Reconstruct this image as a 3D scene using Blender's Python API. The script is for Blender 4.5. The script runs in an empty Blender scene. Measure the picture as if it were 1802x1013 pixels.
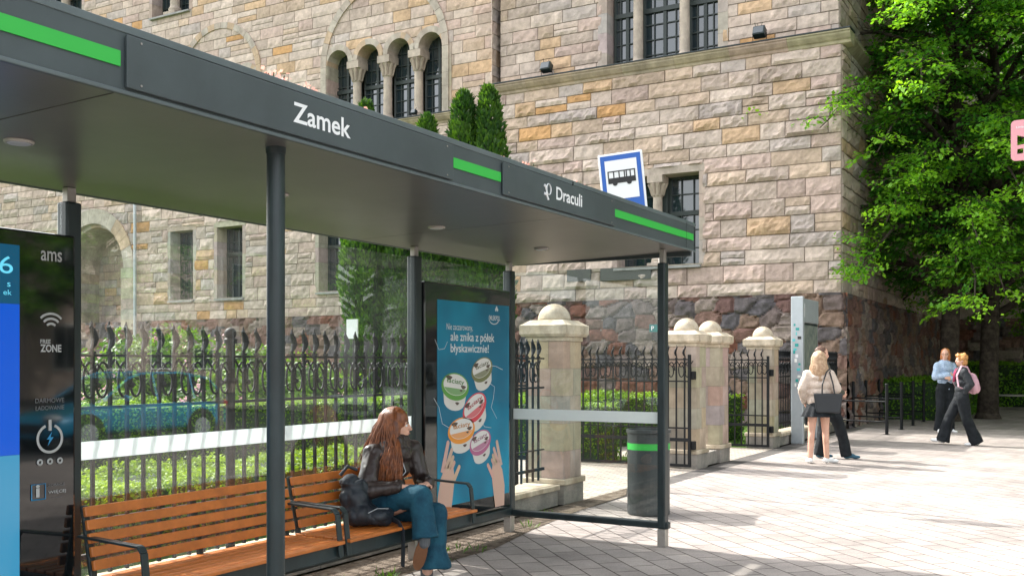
import bpy, bmesh, math, random
import numpy as np
from mathutils import Vector, Matrix, Euler
C = bpy.context
SC = C.scene
COL = SC.collection
R = math.radians
# ---------------------------------------------------------------- camera, sky, sun, exposure
HEADING = math.atan2(1024, 1776)           # the shelter runs along +y; the camera looks 30 degrees left of it
cam_d = bpy.data.cameras.new("camera")
cam = bpy.data.objects.new("camera", cam_d)
COL.objects.link(cam)
cam.location = (0, 0, 1.55)
cam.rotation_euler = (R(90), 0, HEADING)
cam_d.sensor_width = 36
cam_d.lens = 36 * 1776 / 1802
cam_d.shift_y = 130.5 / 1802
cam_d.clip_start = 0.05
cam_d.clip_end = 600
SC.camera = cam
SUN_TO = Vector((-1.05, 0.13, 1.0)).normalized()
world = bpy.data.worlds.new("World"); SC.world = world
world.use_nodes = True
wn = world.node_tree.nodes; wl = world.node_tree.links
bg = wn["Background"]
sky = wn.new("ShaderNodeTexSky"); sky.sky_type = 'NISHITA'; sky.sun_disc = False
sky.sun_elevation = math.asin(SUN_TO.z)
sky.sun_rotation = math.atan2(SUN_TO.x, SUN_TO.y)
sky.dust_density = 3.0; sky.air_density = 1.0; sky.ozone_density = 1.0
hs = wn.new("ShaderNodeHueSaturation"); hs.inputs['Saturation'].default_value = 0.22
wl.new(sky.outputs[0], hs.inputs['Color']); wl.new(hs.outputs[0], bg.inputs[0])
bg.inputs[1].default_value = 0.15
sun_d = bpy.data.lights.new("sun", 'SUN'); sun_d.energy = 2.0; sun_d.angle = R(0.6)
sun_d.color = (1.0, 0.955, 0.90)
sun = bpy.data.objects.new("sun", sun_d); COL.objects.link(sun)
sun.rotation_euler = SUN_TO.to_track_quat('Z', 'Y').to_euler()
SC.view_settings.view_transform = 'Standard'
SC.view_settings.look = 'None'
SC.view_settings.exposure = 2.05
SC.view_settings.gamma = 1.0
SC.render.engine = 'CYCLES'
SC.cycles.max_bounces = 10
SC.cycles.transparent_max_bounces = 24
SC.cycles.use_denoising = True

CH, SH = math.cos(HEADING), math.sin(HEADING)
def c2s(X, Y, z=0.0):                       # camera-side metres (right, depth) -> site metres
    return Vector((X * CH - Y * SH, X * SH + Y * CH, z))
def gp(u, Y, z=0.0):                        # photo column and depth -> site point
    return c2s((u - 901) / 1776 * Y, Y, z)
def on_x(u, v, x):                          # a photo point lying on the plane x = const
    k = (u - 901) / 1776
    Y = x / (k * CH - SH)
    return Vector((x, (k * SH + CH) * Y, 1.55 - (v - 637) / 1776 * Y))
def on_y(u, v, y):
    k = (u - 901) / 1776
    Y = y / (k * SH + CH)
    return Vector(((k * CH - SH) * Y, y, 1.55 - (v - 637) / 1776 * Y))

# ---------------------------------------------------------------- materials
MATS = {}
def mat(name, col=(.5,.5,.5), rough=.6, metal=0.0, spec=.5, noise=0.0, nscale=8.0, bump=0.0, bscale=60.0,
        attr=False, coat=0.0, emit=None, estr=1.0, transl=0.0, hi=None, detail=6):
    m = bpy.data.materials.new(name); m.use_nodes = True
    n = m.node_tree.nodes; l = m.node_tree.links
    b = n["Principled BSDF"]
    b.inputs['Roughness'].default_value = rough
    b.inputs['Metallic'].default_value = metal
    b.inputs['Specular IOR Level'].default_value = spec
    b.inputs['Coat Weight'].default_value = coat
    b.inputs['Base Color'].default_value = (*col, 1)
    src = None
    tc = n.new("ShaderNodeTexCoord")
    if attr:
        a = n.new("ShaderNodeAttribute"); a.attribute_name = "Col"; src = a.outputs['Color']
    if noise > 0 or hi is not None:
        nz = n.new("ShaderNodeTexNoise"); nz.inputs['Scale'].default_value = nscale; nz.inputs['Detail'].default_value = detail
        nz.inputs['Roughness'].default_value = .65
        l.new(tc.outputs['Object'], nz.inputs['Vector'])
        if hi is not None:
            mx = n.new("ShaderNodeMix"); mx.data_type = 'RGBA'
            rp = n.new("ShaderNodeMapRange"); rp.inputs[1].default_value = .38; rp.inputs[2].default_value = .62
            l.new(nz.outputs[0], rp.inputs[0]); l.new(rp.outputs[0], mx.inputs[0])
            mx.inputs[6].default_value = (*col, 1); mx.inputs[7].default_value = (*hi, 1)
            src = mx.outputs[2]
        else:
            mr = n.new("ShaderNodeMapRange"); mr.inputs[1].default_value = .3; mr.inputs[2].default_value = .7
            mr.inputs[3].default_value = 1 - noise; mr.inputs[4].default_value = 1 + noise
            l.new(nz.outputs[0], mr.inputs[0])
            mm = n.new("ShaderNodeVectorMath"); mm.operation = 'SCALE'
            if src is None:
                mm.inputs[0].default_value = col
            else:
                l.new(src, mm.inputs[0])
            l.new(mr.outputs[0], mm.inputs['Scale']); src = mm.outputs[0]
    if src is not None: l.new(src, b.inputs['Base Color'])
    if bump > 0:
        nb = n.new("ShaderNodeTexNoise"); nb.inputs['Scale'].default_value = bscale; nb.inputs['Detail'].default_value = 8
        l.new(tc.outputs['Object'], nb.inputs['Vector'])
        bp = n.new("ShaderNodeBump"); bp.inputs['Strength'].default_value = bump; bp.inputs['Distance'].default_value = .02
        l.new(nb.outputs[0], bp.inputs['Height']); l.new(bp.outputs[0], b.inputs['Normal'])
    if emit is not None:
        b.inputs['Emission Color'].default_value = (*emit, 1); b.inputs['Emission Strength'].default_value = estr
    if transl > 0:
        t = n.new("ShaderNodeBsdfTranslucent"); ms = n.new("ShaderNodeMixShader"); ms.inputs[0].default_value = transl
        if src is not None:
            sc_ = n.new("ShaderNodeVectorMath"); sc_.operation = 'MULTIPLY'; sc_.inputs[1].default_value = (1.5, 1.35, .5)
            l.new(src, sc_.inputs[0]); l.new(sc_.outputs[0], t.inputs[0])
        else:
            t.inputs[0].default_value = (*col, 1)
        l.new(b.outputs[0], ms.inputs[1]); l.new(t.outputs[0], ms.inputs[2])
        l.new(ms.outputs[0], n["Material Output"].inputs[0])
    MATS[name] = m
    return m
def glass_mat(name, tint=(.96,.98,.97), ior=1.55, rough=0.0, film=None, dirt=0.0):
    m = bpy.data.materials.new(name); m.use_nodes = True
    n = m.node_tree.nodes; l = m.node_tree.links
    n.remove(n["Principled BSDF"])
    tr = n.new("ShaderNodeBsdfTransparent"); tr.inputs[0].default_value = (*tint, 1)
    gl = n.new("ShaderNodeBsdfGlossy"); gl.inputs['Roughness'].default_value = rough
    fr = n.new("ShaderNodeFresnel")
    ge = n.new("ShaderNodeNewGeometry"); im = n.new("ShaderNodeMix"); im.data_type = 'FLOAT'      # same index from both sides of the pane
    im.inputs[2].default_value = ior; im.inputs[3].default_value = 1/ior
    l.new(ge.outputs['Backfacing'], im.inputs[0]); l.new(im.outputs[0], fr.inputs[0])
    ms = n.new("ShaderNodeMixShader")
    l.new(fr.outputs[0], ms.inputs[0])
    base = tr.outputs[0]
    if dirt > 0:
        df = n.new("ShaderNodeBsdfTranslucent"); df.inputs[0].default_value = (.8,.8,.78,1)
        tc = n.new("ShaderNodeTexCoord"); nz = n.new("ShaderNodeTexNoise"); nz.inputs['Scale'].default_value = 3.0; nz.inputs['Detail'].default_value = 8
        l.new(tc.outputs['Object'], nz.inputs['Vector'])
        mr = n.new("ShaderNodeMapRange"); mr.inputs[1].default_value = .4; mr.inputs[2].default_value = .8; mr.inputs[3].default_value = dirt*.3; mr.inputs[4].default_value = dirt
        l.new(nz.outputs[0], mr.inputs[0])
        m2 = n.new("ShaderNodeMixShader"); l.new(mr.outputs[0], m2.inputs[0]); l.new(base, m2.inputs[1]); l.new(df.outputs[0], m2.inputs[2])
        base = m2.outputs[0]
    l.new(base, ms.inputs[1]); l.new(gl.outputs[0], ms.inputs[2])
    l.new(ms.outputs[0], n["Material Output"].inputs[0])
    return m
M_metal = mat("anthracite_metal", (.012,.022,.024), .42, 0, .5, noise=.12, nscale=3, bump=.04, bscale=400)
M_soffit = mat("soffit_metal", (.085,.082,.075), .33, 0, .6, noise=.06, nscale=2, bump=.03, bscale=250)
M_fascia = mat("fascia_metal", (.05,.066,.070), .5, 0, .45, noise=.08, nscale=2, bump=.03, bscale=400)
M_roofedge = mat("roof_edge_metal", (.085,.11,.115), .45, 0, .5, noise=.06, nscale=2)
M_green = mat("green_stripe", (.025,.42,.05), .5)
M_steel = mat("galvanised_steel", (.36,.34,.31), .5, .6, .5, noise=.15, nscale=12)
M_wood = mat("orange_wood", (.46,.14,.025), .38, 0, .5, noise=.22, nscale=9, bump=.05, bscale=120)
M_white = mat("white_paint", (.78,.80,.80), .5)
M_glass = glass_mat("clear_glass", (.95,.97,.96), 1.56, dirt=.008)
M_film = mat("frosted_film", (.82,.86,.86), .6, transl=.55)
M_blackglass = mat("black_glass", (.006,.008,.009), .04, 0, .8)
M_iron = mat("black_iron", (.005,.006,.007), .6, 0, .3, noise=.2, nscale=20)
def add_stain(m, scale, lo, hi_, zs=.35):
    n = m.node_tree.nodes; l = m.node_tree.links; b = n["Principled BSDF"]
    src = b.inputs['Base Color'].links[0].from_socket
    tc = n.new("ShaderNodeTexCoord"); mp = n.new("ShaderNodeMapping"); mp.inputs['Scale'].default_value = (1,1,zs)
    nz = n.new("ShaderNodeTexNoise"); nz.inputs['Scale'].default_value = scale; nz.inputs['Detail'].default_value = 9; nz.inputs['Roughness'].default_value = .68
    l.new(tc.outputs['Object'], mp.inputs[0]); l.new(mp.outputs[0], nz.inputs['Vector'])
    mr = n.new("ShaderNodeMapRange"); mr.inputs[1].default_value = .35; mr.inputs[2].default_value = .62; mr.inputs[3].default_value = lo; mr.inputs[4].default_value = hi_
    l.new(nz.outputs[0], mr.inputs[0])
    sc_ = n.new("ShaderNodeVectorMath"); sc_.operation = 'SCALE'; l.new(src, sc_.inputs[0]); l.new(mr.outputs[0], sc_.inputs['Scale'])
    l.new(sc_.outputs[0], b.inputs['Base Color'])
M_stone = mat("sandstone_blocks", attr=True, rough=.92, spec=.2, noise=.22, nscale=5.5, bump=.5, bscale=16)
add_stain(M_stone, .9, .86, 1.10)
for m_ in (M_fascia, M_roofedge, M_soffit): add_stain(m_, 1.6, .84, 1.12, 1.0)
add_stain(M_metal, 6.0, .75, 1.5, .3)
M_dress = mat("dressed_sandstone", attr=True, rough=.9, spec=.2, noise=.16, nscale=5, bump=.25, bscale=40)
M_field = mat("fieldstone", attr=True, rough=.85, spec=.3, noise=.3, nscale=14, bump=.6, bscale=22)
add_stain(M_dress, 2.5, .72, 1.06, .5)
M_cap = mat("weathered_cap_stone", (.48,.40,.29), .95, 0, .15, hi=(.60,.52,.40), nscale=6, bump=.3, bscale=50)
add_stain(M_cap, 5.0, .62, 1.05, .6)
M_concrete = mat("grey_concrete", (.20,.19,.17), .95, 0, .15, hi=(.34,.31,.27), nscale=4, bump=.3, bscale=50)
M_wframe = mat("dark_green_joinery", (.03,.042,.038), .5)
M_wglass = mat("window_glass", (.02,.035,.042), .04, 0, .9); M_wglass.node_tree.nodes["Principled BSDF"].inputs["IOR"].default_value = 1.65
M_leaf = mat("tree_leaves", attr=True, rough=.5, spec=.3, transl=.5)
M_box = mat("hedge_leaves", attr=True, rough=.5, spec=.3, transl=.35)
M_core = mat("dark_core", (.018,.045,.010), .9)  # dark green of the solid cores inside foliage, and of the roof stems
M_bark = mat("bark", (.035,.028,.022), .95, 0, .2, hi=(.08,.065,.05), nscale=8, bump=.8, bscale=18)
M_petal = mat("pink_petals", (.75,.42,.50), .6, transl=.3)
M_peach = mat("peach_petals", (.85,.42,.33), .6, transl=.3)
M_skin = mat("skin", (.62,.36,.26), .5, 0, .4, noise=.06, nscale=10)
M_hairr = mat("auburn_hair", (.11,.032,.010), .40, 0, .5, hi=(.25,.080,.022), nscale=26)
M_hairb = mat("blonde_hair", (.52,.37,.24), .5, 0, .4, hi=(.34,.21,.12), nscale=30)
M_hairg = mat("ginger_hair", (.42,.15,.035), .45, 0, .5, hi=(.30,.10,.03), nscale=30)
M_hairs = mat("short_golden_hair", (.58,.30,.09), .5, 0, .5, hi=(.35,.14,.04), nscale=24)
M_hairk = mat("dark_brown_hair", (.10,.05,.03), .5)
M_leather = mat("brown_leather", (.020,.013,.011), .40, 0, .5, hi=(.032,.021,.018), nscale=4, bump=.35, bscale=22)
M_denim = mat("blue_denim", (.005,.042,.075), .8, 0, .3, hi=(.011,.078,.12), nscale=9, bump=.3, bscale=25)
M_black = mat("black_cloth", (.006,.008,.010), .8, 0, .25, hi=(.012,.015,.018), nscale=12, bump=.2, bscale=30)
M_bagblk = mat("black_nylon", (.010,.014,.02), .5, 0, .4, hi=(.02,.028,.036), nscale=9, bump=.3, bscale=26)
M_fleece = mat("cream_fleece", (.60,.50,.42), .95, 0, .1, noise=.1, nscale=40, bump=.8, bscale=60)
M_shirt = mat("blue_check_shirt", (.20,.30,.44), .8, 0, .2, hi=(.48,.56,.66), nscale=60, bump=.2, bscale=30)
M_pink = mat("pink_cloth", (.56,.33,.38), .7, 0, .3, noise=.1, nscale=9, bump=.2, bscale=26)
M_magenta = mat("crimson_cloth", (.35,.03,.09), .8)
M_sole = mat("brown_rubber", (.17,.075,.035), .7, 0, .3, noise=.1, nscale=60)
M_shoew = mat("white_shoe", (.78,.78,.76), .5)
M_shoeb = mat("blue_shoe", (.02,.09,.14), .6)
M_greysock = mat("grey_sock", (.10,.11,.12), .9)
M_greymetal = mat("light_grey_metal", (.42,.46,.48), .35, .3, .5, noise=.08, nscale=5)
M_binmetal = mat("dark_grey_bin", (.04,.048,.05), .42, .25, .5, noise=.25, nscale=6)
M_blue = mat("sign_blue", (.012,.10,.42), .4)
M_ink = mat("black_ink", (.01,.01,.01), .5)

# ---------------------------------------------------------------- mesh helpers
class MB:
    def __init__(s): s.v = []; s.f = []; s.c = []; s.n = 0; s.usec = False
    def add(s, verts, faces, col=None):
        verts = np.asarray(verts, dtype=float).reshape(-1, 3)
        s.v.append(verts)
        n = s.n
        s.f += [tuple(i + n for i in f) for f in faces]
        if col is not None: s.usec = True
        s.c += [col if col is not None else (.5,.5,.5)] * len(faces)
        s.n += len(verts)
        return s
    def box(s, x0, x1, y0, y1, z0, z1, col=None, M=None):
        P = np.array([[x0,y0,z0],[x1,y0,z0],[x1,y1,z0],[x0,y1,z0],[x0,y0,z1],[x1,y0,z1],[x1,y1,z1],[x0,y1,z1]], float)
        if M is not None:
            P = np.array([tuple(M @ Vector(p)) for p in P])
        return s.add(P, [(0,3,2,1),(4,5,6,7),(0,1,5,4),(1,2,6,5),(2,3,7,6),(3,0,4,7)], col)
    def bar(s, p0, p1, w, h, up=(0,0,1), col=None):
        p0 = Vector(p0); p1 = Vector(p1); d = (p1 - p0); L = d.length; d.normalize()
        u = Vector(up); sd = d.cross(u)
        if sd.length < 1e-4: sd = d.cross(Vector((1,0,0)))
        sd.normalize(); u = sd.cross(d).normalized()
        P = []
        for q in (p0, p1):
            for a, b in ((-1,-1),(1,-1),(1,1),(-1,1)):
                P.append(tuple(q + sd*(a*w/2) + u*(b*h/2)))
        return s.add(P, [(3,2,1,0),(4,5,6,7),(0,1,5,4),(1,2,6,5),(2,3,7,6),(3,0,4,7)], col)
    def tube(s, pts, rad, n=8, col=None, caps=True, flat=1.0):
        pts = [Vector(p) for p in pts]
        if not hasattr(rad, '__len__'): rad = [rad] * len(pts)
        P = []; F = []
        prev = None
        for i, p in enumerate(pts):
            d = (pts[min(i+1, len(pts)-1)] - pts[max(i-1, 0)])
            if d.length < 1e-9: d = Vector((0,0,1))
            d.normalize()
            if prev is None:
                a = Vector((0,0,1)) if abs(d.z) < .9 else Vector((1,0,0))
                a = (a - d * a.dot(d)).normalized()
            else:
                a = (prev - d * prev.dot(d))
                a = a.normalized() if a.length > 1e-6 else prev
            prev = a; b = d.cross(a)
            for k in range(n):
                t = 2*math.pi*k/n
                P.append(tuple(p + a*(math.cos(t)*rad[i]) + b*(math.sin(t)*rad[i]*flat)))
        m = len(pts)
        for i in range(m-1):
            for k in range(n):
                F.append((i*n+k, i*n+(k+1)%n, (i+1)*n+(k+1)%n, (i+1)*n+k))
        if caps:
            F.append(tuple(reversed(range(n)))); F.append(tuple((m-1)*n+k for k in range(n)))
        return s.add(P, F, col)
    def cyl(s, p0, p1, r0, r1=None, n=20, col=None):
        return s.tube([p0, p1], [r0, r0 if r1 is None else r1], n, col)
    def lathe(s, prof, c=(0,0,0), n=24, col=None, sx=1, sy=1):
        P = []; F = []
        for r, z in prof:
            for k in range(n):
                t = 2*math.pi*k/n
                P.append((c[0]+math.cos(t)*r*sx, c[1]+math.sin(t)*r*sy, c[2]+z))
        for i in range(len(prof)-1):
            for k in range(n):
                F.append((i*n+k, i*n+(k+1)%n, (i+1)*n+(k+1)%n, (i+1)*n+k))
        F.append(tuple(reversed(range(n)))); F.append(tuple((len(prof)-1)*n+k for k in range(n)))
        return s.add(P, F, col)
    def ball(s, c, r, n=16, m=10, col=None, M=None):
        if not hasattr(r, '__len__'): r = (r, r, r)
        P = [(0,0,-1)]; F = []
        for i in range(1, m):
            t = math.pi*i/m
            for k in range(n):
                a = 2*math.pi*k/n
                P.append((math.sin(t)*math.cos(a), math.sin(t)*math.sin(a), -math.cos(t)))
        P.append((0,0,1))
        for k in range(n): F.append((0, 1+(k+1)%n, 1+k))
        for i in range(m-2):
            for k in range(n):
                a = 1+i*n; F.append((a+k, a+(k+1)%n, a+n+(k+1)%n, a+n+k))
        a = 1+(m-2)*n; top = len(P)-1
        for k in range(n): F.append((a+k, a+(k+1)%n, top))
        P = np.array(P)*np.array(r)
        if M is not None: P = P @ np.array(M.to_3x3()).T
        return s.add(P+np.array(c), F, col)
    def prism(s, poly, axis, a0, a1, col=None):
        # poly: 2-D points (counter-clockwise or not) extruded along axis 'x','y' or 'z'
        n = len(poly); P = []
        for a in (a0, a1):
            for p, q in poly:
                P.append({'x': (a,p,q), 'y': (p,a,q), 'z': (p,q,a)}[axis])
        F = [tuple(reversed(range(n))), tuple(range(n, 2*n))]
        F += [(i, (i+1)%n, n+(i+1)%n, n+i) for i in range(n)]
        return s.add(P, F, col)
    def build(s, name, m, parent=None, smooth=False, bevel=0.0, raw=False, fixn=True, mods=None):
        me = bpy.data.meshes.new(name)
        V = np.concatenate(s.v) if s.v else np.zeros((0,3))
        off = origin_of(parent) if (parent is not None and not raw) else Vector((0,0,0))
        V = V - np.array(off)
        me.from_pydata(V.tolist(), [], s.f)
        if s.usec:
            at = me.attributes.new("Col", 'FLOAT_COLOR', 'FACE')
            a = np.ones((len(s.f), 4), dtype=np.float32); a[:, :3] = np.array(s.c)
            at.data.foreach_set("color", a.ravel())
        if fixn and len(s.f) < 60000:
            bm = bmesh.new(); bm.from_mesh(me); bmesh.ops.recalc_face_normals(bm, faces=bm.faces); bm.to_mesh(me); bm.free()
        me.materials.append(m)
        if smooth: me.polygons.foreach_set("use_smooth", [True]*len(me.polygons))
        me.update()
        o = bpy.data.objects.new(name, me); COL.objects.link(o)
        if parent is not None: o.parent = parent
        if bevel > 0:
            b = o.modifiers.new("bevel", 'BEVEL'); b.width = bevel; b.segments = 2; b.limit_method = 'ANGLE'; b.angle_limit = R(40)
            b.harden_normals = False
        return o
def origin_of(o):
    p = Vector((0,0,0))
    while o is not None:
        p += o.location; o = o.parent
    return p
def np_mesh(name, V, F, m, parent=None, col=None, smooth=False, raw=False):
    # V (n,3), F (k,4) quads, col (k,3)
    me = bpy.data.meshes.new(name)
    off = origin_of(parent) if (parent is not None and not raw) else Vector((0,0,0))
    V = (V - np.array(off)).astype(np.float32)
    k = F.shape[1]
    me.vertices.add(len(V)); me.vertices.foreach_set("co", V.ravel())
    me.loops.add(F.size); me.loops.foreach_set("vertex_index", F.astype(np.int32).ravel())
    me.polygons.add(len(F)); me.polygons.foreach_set("loop_start", (np.arange(len(F))*k).astype(np.int32))
    me.update(calc_edges=True)
    if col is not None:
        at = me.attributes.new("Col", 'FLOAT_COLOR', 'FACE')
        a = np.ones((len(F), 4), dtype=np.float32); a[:, :3] = col
        at.data.foreach_set("color", a.ravel())
    me.materials.append(m)
    me.polygons.foreach_set("use_smooth", [smooth]*len(F))
    o = bpy.data.objects.new(name, me); COL.objects.link(o)
    if parent is not None: o.parent = parent
    return o
def tag(o, label, cat, group=None):
    o['label'] = label; o['category'] = cat
    if group: o['group'] = group
    return o
def thing(name, label, cat, loc=(0,0,0), group=None):
    o = bpy.data.objects.new(name, None); COL.objects.link(o); o.location = loc; o.empty_display_size = .2
    return tag(o, label, cat, group)
def struct(o, kind='structure'):
    o['kind'] = kind; return o
def kids(o): return [c for c in bpy.data.objects if c.parent == o]
def copy_tree(o, parent=None, ch=None):
    c = o.copy(); COL.objects.link(c)
    if parent is not None: c.parent = parent
    for k in kids(o):
        if k is not c: copy_tree(k, c)
    return c
MX_X = Matrix(((0,0,1),(1,0,0),(0,1,0)))     # text that faces +x
MX_Y = Matrix(((1,0,0),(0,0,-1),(0,1,0)))    # text that faces -y
def text(body, lo, hi_, m, parent, face='x', name='lettering', offset=0.0, depth=.0015, rot=0.0, spacing=1.0):
    """lettering whose bounding box fills from lo to hi_ (two opposite corners) on a wall facing +x or -y"""
    cu = bpy.data.curves.new("t", 'FONT'); cu.body = body; cu.offset = offset; cu.extrude = 0; cu.resolution_u = 4
    cu.space_character = spacing
    o = bpy.data.objects.new("t", cu); COL.objects.link(o)
    dg = C.evaluated_depsgraph_get(); me = bpy.data.meshes.new_from_object(o.evaluated_get(dg))
    bpy.data.objects.remove(o); bpy.data.curves.remove(cu)
    V = np.zeros(len(me.vertices)*3); me.vertices.foreach_get("co", V); V = V.reshape(-1,3)
    mn = V.min(0); mx = V.max(0)
    lo = Vector(lo); hi_ = Vector(hi_)
    w = (hi_.y-lo.y) if face == 'x' else (hi_.x-lo.x); h = hi_.z-lo.z
    A = (V[:,0]-mn[0])/(mx[0]-mn[0])*w; B = (V[:,1]-mn[1])/(mx[1]-mn[1])*h
    if rot:
        ca, sa = math.cos(rot), math.sin(rot); a = A-w/2; b = B-h/2
        A = a*ca-b*sa+w/2; B = a*sa+b*ca+h/2
    W = np.zeros_like(V)
    if face == 'x': W[:,0] = lo.x; W[:,1] = lo.y+A; W[:,2] = lo.z+B
    else: W[:,1] = lo.y; W[:,0] = lo.x+A; W[:,2] = lo.z+B
    W -= np.array(origin_of(parent))
    me.vertices.foreach_set("co", W.ravel()); me.materials.clear(); me.materials.append(m); me.update()
    me.name = name
    ob = bpy.data.objects.new(name, me); COL.objects.link(ob); ob.parent = parent
    return ob
def lerp(a, b, t): return a + (b-a)*t
rnd = random.Random(7)
# value noise
_rs = np.random.RandomState(3)
_T = _rs.rand(64,64,64).astype(np.float32)
def vnoise(P, s):
    Q = P*s; I = np.floor(Q).astype(int); f = Q-I; f = f*f*(3-2*f); I &= 63; J = (I+1) & 63
    x0,y0,z0 = I[:,0],I[:,1],I[:,2]; x1,y1,z1 = J[:,0],J[:,1],J[:,2]; a,b,c = f[:,0],f[:,1],f[:,2]
    return ((_T[x0,y0,z0]*(1-a)+_T[x1,y0,z0]*a)*(1-b)+(_T[x0,y1,z0]*(1-a)+_T[x1,y1,z0]*a)*b)*(1-c) + \
           ((_T[x0,y0,z1]*(1-a)+_T[x1,y0,z1]*a)*(1-b)+(_T[x0,y1,z1]*(1-a)+_T[x1,y1,z1]*a)*b)*c

# ---------------------------------------------------------------- ground, pavements, road
def sheet(name, x0, x1, y0, y1, z, m, kind='structure', poly=None):
    b = MB()
    if poly is None: poly = [(x0,y0),(x1,y0),(x1,y1),(x0,y1)]
    b.add([(x,y,z) for x,y in poly], [tuple(range(len(poly)))])
    o = b.build(name, m); o['kind'] = kind; return o
def paver_mat(name, c1, c2, mortar, bw, bh, rot, off=.5, msize=.007, nstr=.25):
    m = bpy.data.materials.new(name); m.use_nodes = True
    n = m.node_tree.nodes; l = m.node_tree.links; b = n["Principled BSDF"]
    tc = n.new("ShaderNodeTexCoord"); mp = n.new("ShaderNodeMapping"); mp.inputs['Rotation'].default_value = (0,0,rot)
    # a slight waviness of the laid rows
    wz = n.new("ShaderNodeTexNoise"); wz.inputs['Scale'].default_value = .9; wz.inputs['Detail'].default_value = 2
    l.new(tc.outputs['Object'], wz.inputs['Vector'])
    vm = n.new("ShaderNodeVectorMath"); vm.operation = 'MULTIPLY_ADD'; vm.inputs[1].default_value = (.03,.03,0)
    l.new(wz.outputs['Color'], vm.inputs[0]); l.new(tc.outputs['Object'], vm.inputs[2])
    l.new(vm.outputs[0], mp.inputs['Vector'])
    br = n.new("ShaderNodeTexBrick"); br.offset = off
    br.inputs['Color1'].default_value = (*c1,1); br.inputs['Color2'].default_value = (*c2,1); br.inputs['Mortar'].default_value = (*mortar,1)
    br.inputs['Scale'].default_value = 1.0; br.inputs['Mortar Size'].default_value = msize; br.inputs['Mortar Smooth'].default_value = .3
    br.inputs['Brick Width'].default_value = bw; br.inputs['Row Height'].default_value = bh; br.inputs['Bias'].default_value = 0
    l.new(mp.outputs[0], br.inputs['Vector'])
    nz = n.new("ShaderNodeTexNoise"); nz.inputs['Scale'].default_value = .8; nz.inputs['Detail'].default_value = 9; nz.inputs['Roughness'].default_value = .7
    l.new(tc.outputs['Object'], nz.inputs['Vector'])
    mr = n.new("ShaderNodeMapRange"); mr.inputs[1].default_value = .3; mr.inputs[2].default_value = .7; mr.inputs[3].default_value = 1-nstr; mr.inputs[4].default_value = 1+nstr
    l.new(nz.outputs[0], mr.inputs[0])
    sc_ = n.new("ShaderNodeVectorMath"); sc_.operation = 'SCALE'; l.new(br.outputs[0], sc_.inputs[0]); l.new(mr.outputs[0], sc_.inputs['Scale'])
    # fine grit
    n2 = n.new("ShaderNodeTexNoise"); n2.inputs['Scale'].default_value = 90; n2.inputs['Detail'].default_value = 4
    l.new(tc.outputs['Object'], n2.inputs['Vector'])
    m2 = n.new("ShaderNodeMapRange"); m2.inputs[1].default_value = .3; m2.inputs[2].default_value = .7; m2.inputs[3].default_value = .85; m2.inputs[4].default_value = 1.15
    l.new(n2.outputs[0], m2.inputs[0])
    s2 = n.new("ShaderNodeVectorMath"); s2.operation = 'SCALE'; l.new(sc_.outputs[0], s2.inputs[0]); l.new(m2.outputs[0], s2.inputs['Scale'])
    l.new(s2.outputs[0], b.inputs['Base Color']); b.inputs['Roughness'].default_value = .9; b.inputs['Specular IOR Level'].default_value = .25
    inv = n.new("ShaderNodeMath"); inv.operation = 'MULTIPLY_ADD'; inv.inputs[1].default_value = -1; inv.inputs[2].default_value = 1
    l.new(br.outputs['Fac'], inv.inputs[0])
    ad = n.new("ShaderNodeMath"); ad.operation = 'MULTIPLY_ADD'; ad.inputs[1].default_value = .25; l.new(n2.outputs[0], ad.inputs[0]); l.new(inv.outputs[0], ad.inputs[2])
    bp = n.new("ShaderNodeBump"); bp.inputs['Strength'].default_value = .5; bp.inputs['Distance'].default_value = .006
    l.new(ad.outputs[0], bp.inputs['Height']); l.new(bp.outputs[0], b.inputs['Normal'])
    return m
M_ground = mat("bare_ground", (.06,.05,.035), .95, 0, .1, hi=(.09,.08,.05), nscale=1)
M_pave = paver_mat("light_pavers", (.345,.305,.275), (.265,.235,.215), (.07,.055,.045), .34, .205, -R(135), .5, msize=.0065, nstr=.32)
M_cobble = paver_mat("small_pavers", (.42,.37,.31), (.32,.28,.24), (.12,.10,.08), .2, .1, 0, .5)
M_asph = mat("old_asphalt", (.075,.07,.066), .95, 0, .2, hi=(.125,.115,.105), nscale=5, bump=.4, bscale=80)
M_dirt = mat("dry_dirt", (.085,.065,.048), .98, 0, .1, hi=(.19,.155,.12), nscale=9, bump=.9, bscale=45)
M_road = mat("road_asphalt", (.05,.05,.052), .9, 0, .3, hi=(.075,.074,.073), nscale=2, bump=.3, bscale=100)
M_lawn = mat("lawn_soil", (.045,.075,.02), .95, 0, .1, hi=(.07,.12,.025), nscale=6)
sheet("ground", -160, 160, -120, 220, -.13, M_ground)
sheet("lawn", -60, -5.35, -30, 10.0, .0, M_lawn)
sheet("lawn", -60, -5.35, 14.4, 24.7, .0, M_lawn)
sheet("lawn", -60, -9.5, 10.0, 14.4, .0, M_lawn)
sheet("driveway", -9.5, -4.95, 10.0, 14.4, .002, M_cobble)
sheet("path", -16, -4.95, 15.3, 17.9, .004, M_cobble)
sheet("asphalt_strip", -4.96, -4.62, -30, 24.7, .004, M_asph)
sheet("planting_strip", -4.95, -4.12, -6, 9.0, .012, M_dirt, poly=[(-4.95,-6),(-4.36,-6),(-4.36,5),(-4.30,7.2),(-4.47,8.1),(-4.62,9.3),(-4.7,10.8),(-4.95,11.4)])
sheet("pavement", -4.64, 5.0, -30, 120, .008, M_pave)
sheet("pavement", -5.4, 30, 24.7, 120, .0, M_pave)
b = MB(); b.box(5.0, 5.16, -30, 120, -.12, .012); struct(b.build("kerb", M_concrete, bevel=.01))
sheet("road", 5.16, 19.0, -30, 120, -.115, M_road)
b = MB(); b.box(19.0, 19.16, -30, 120, -.12, .012); struct(b.build("kerb", M_concrete, bevel=.01))
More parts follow.
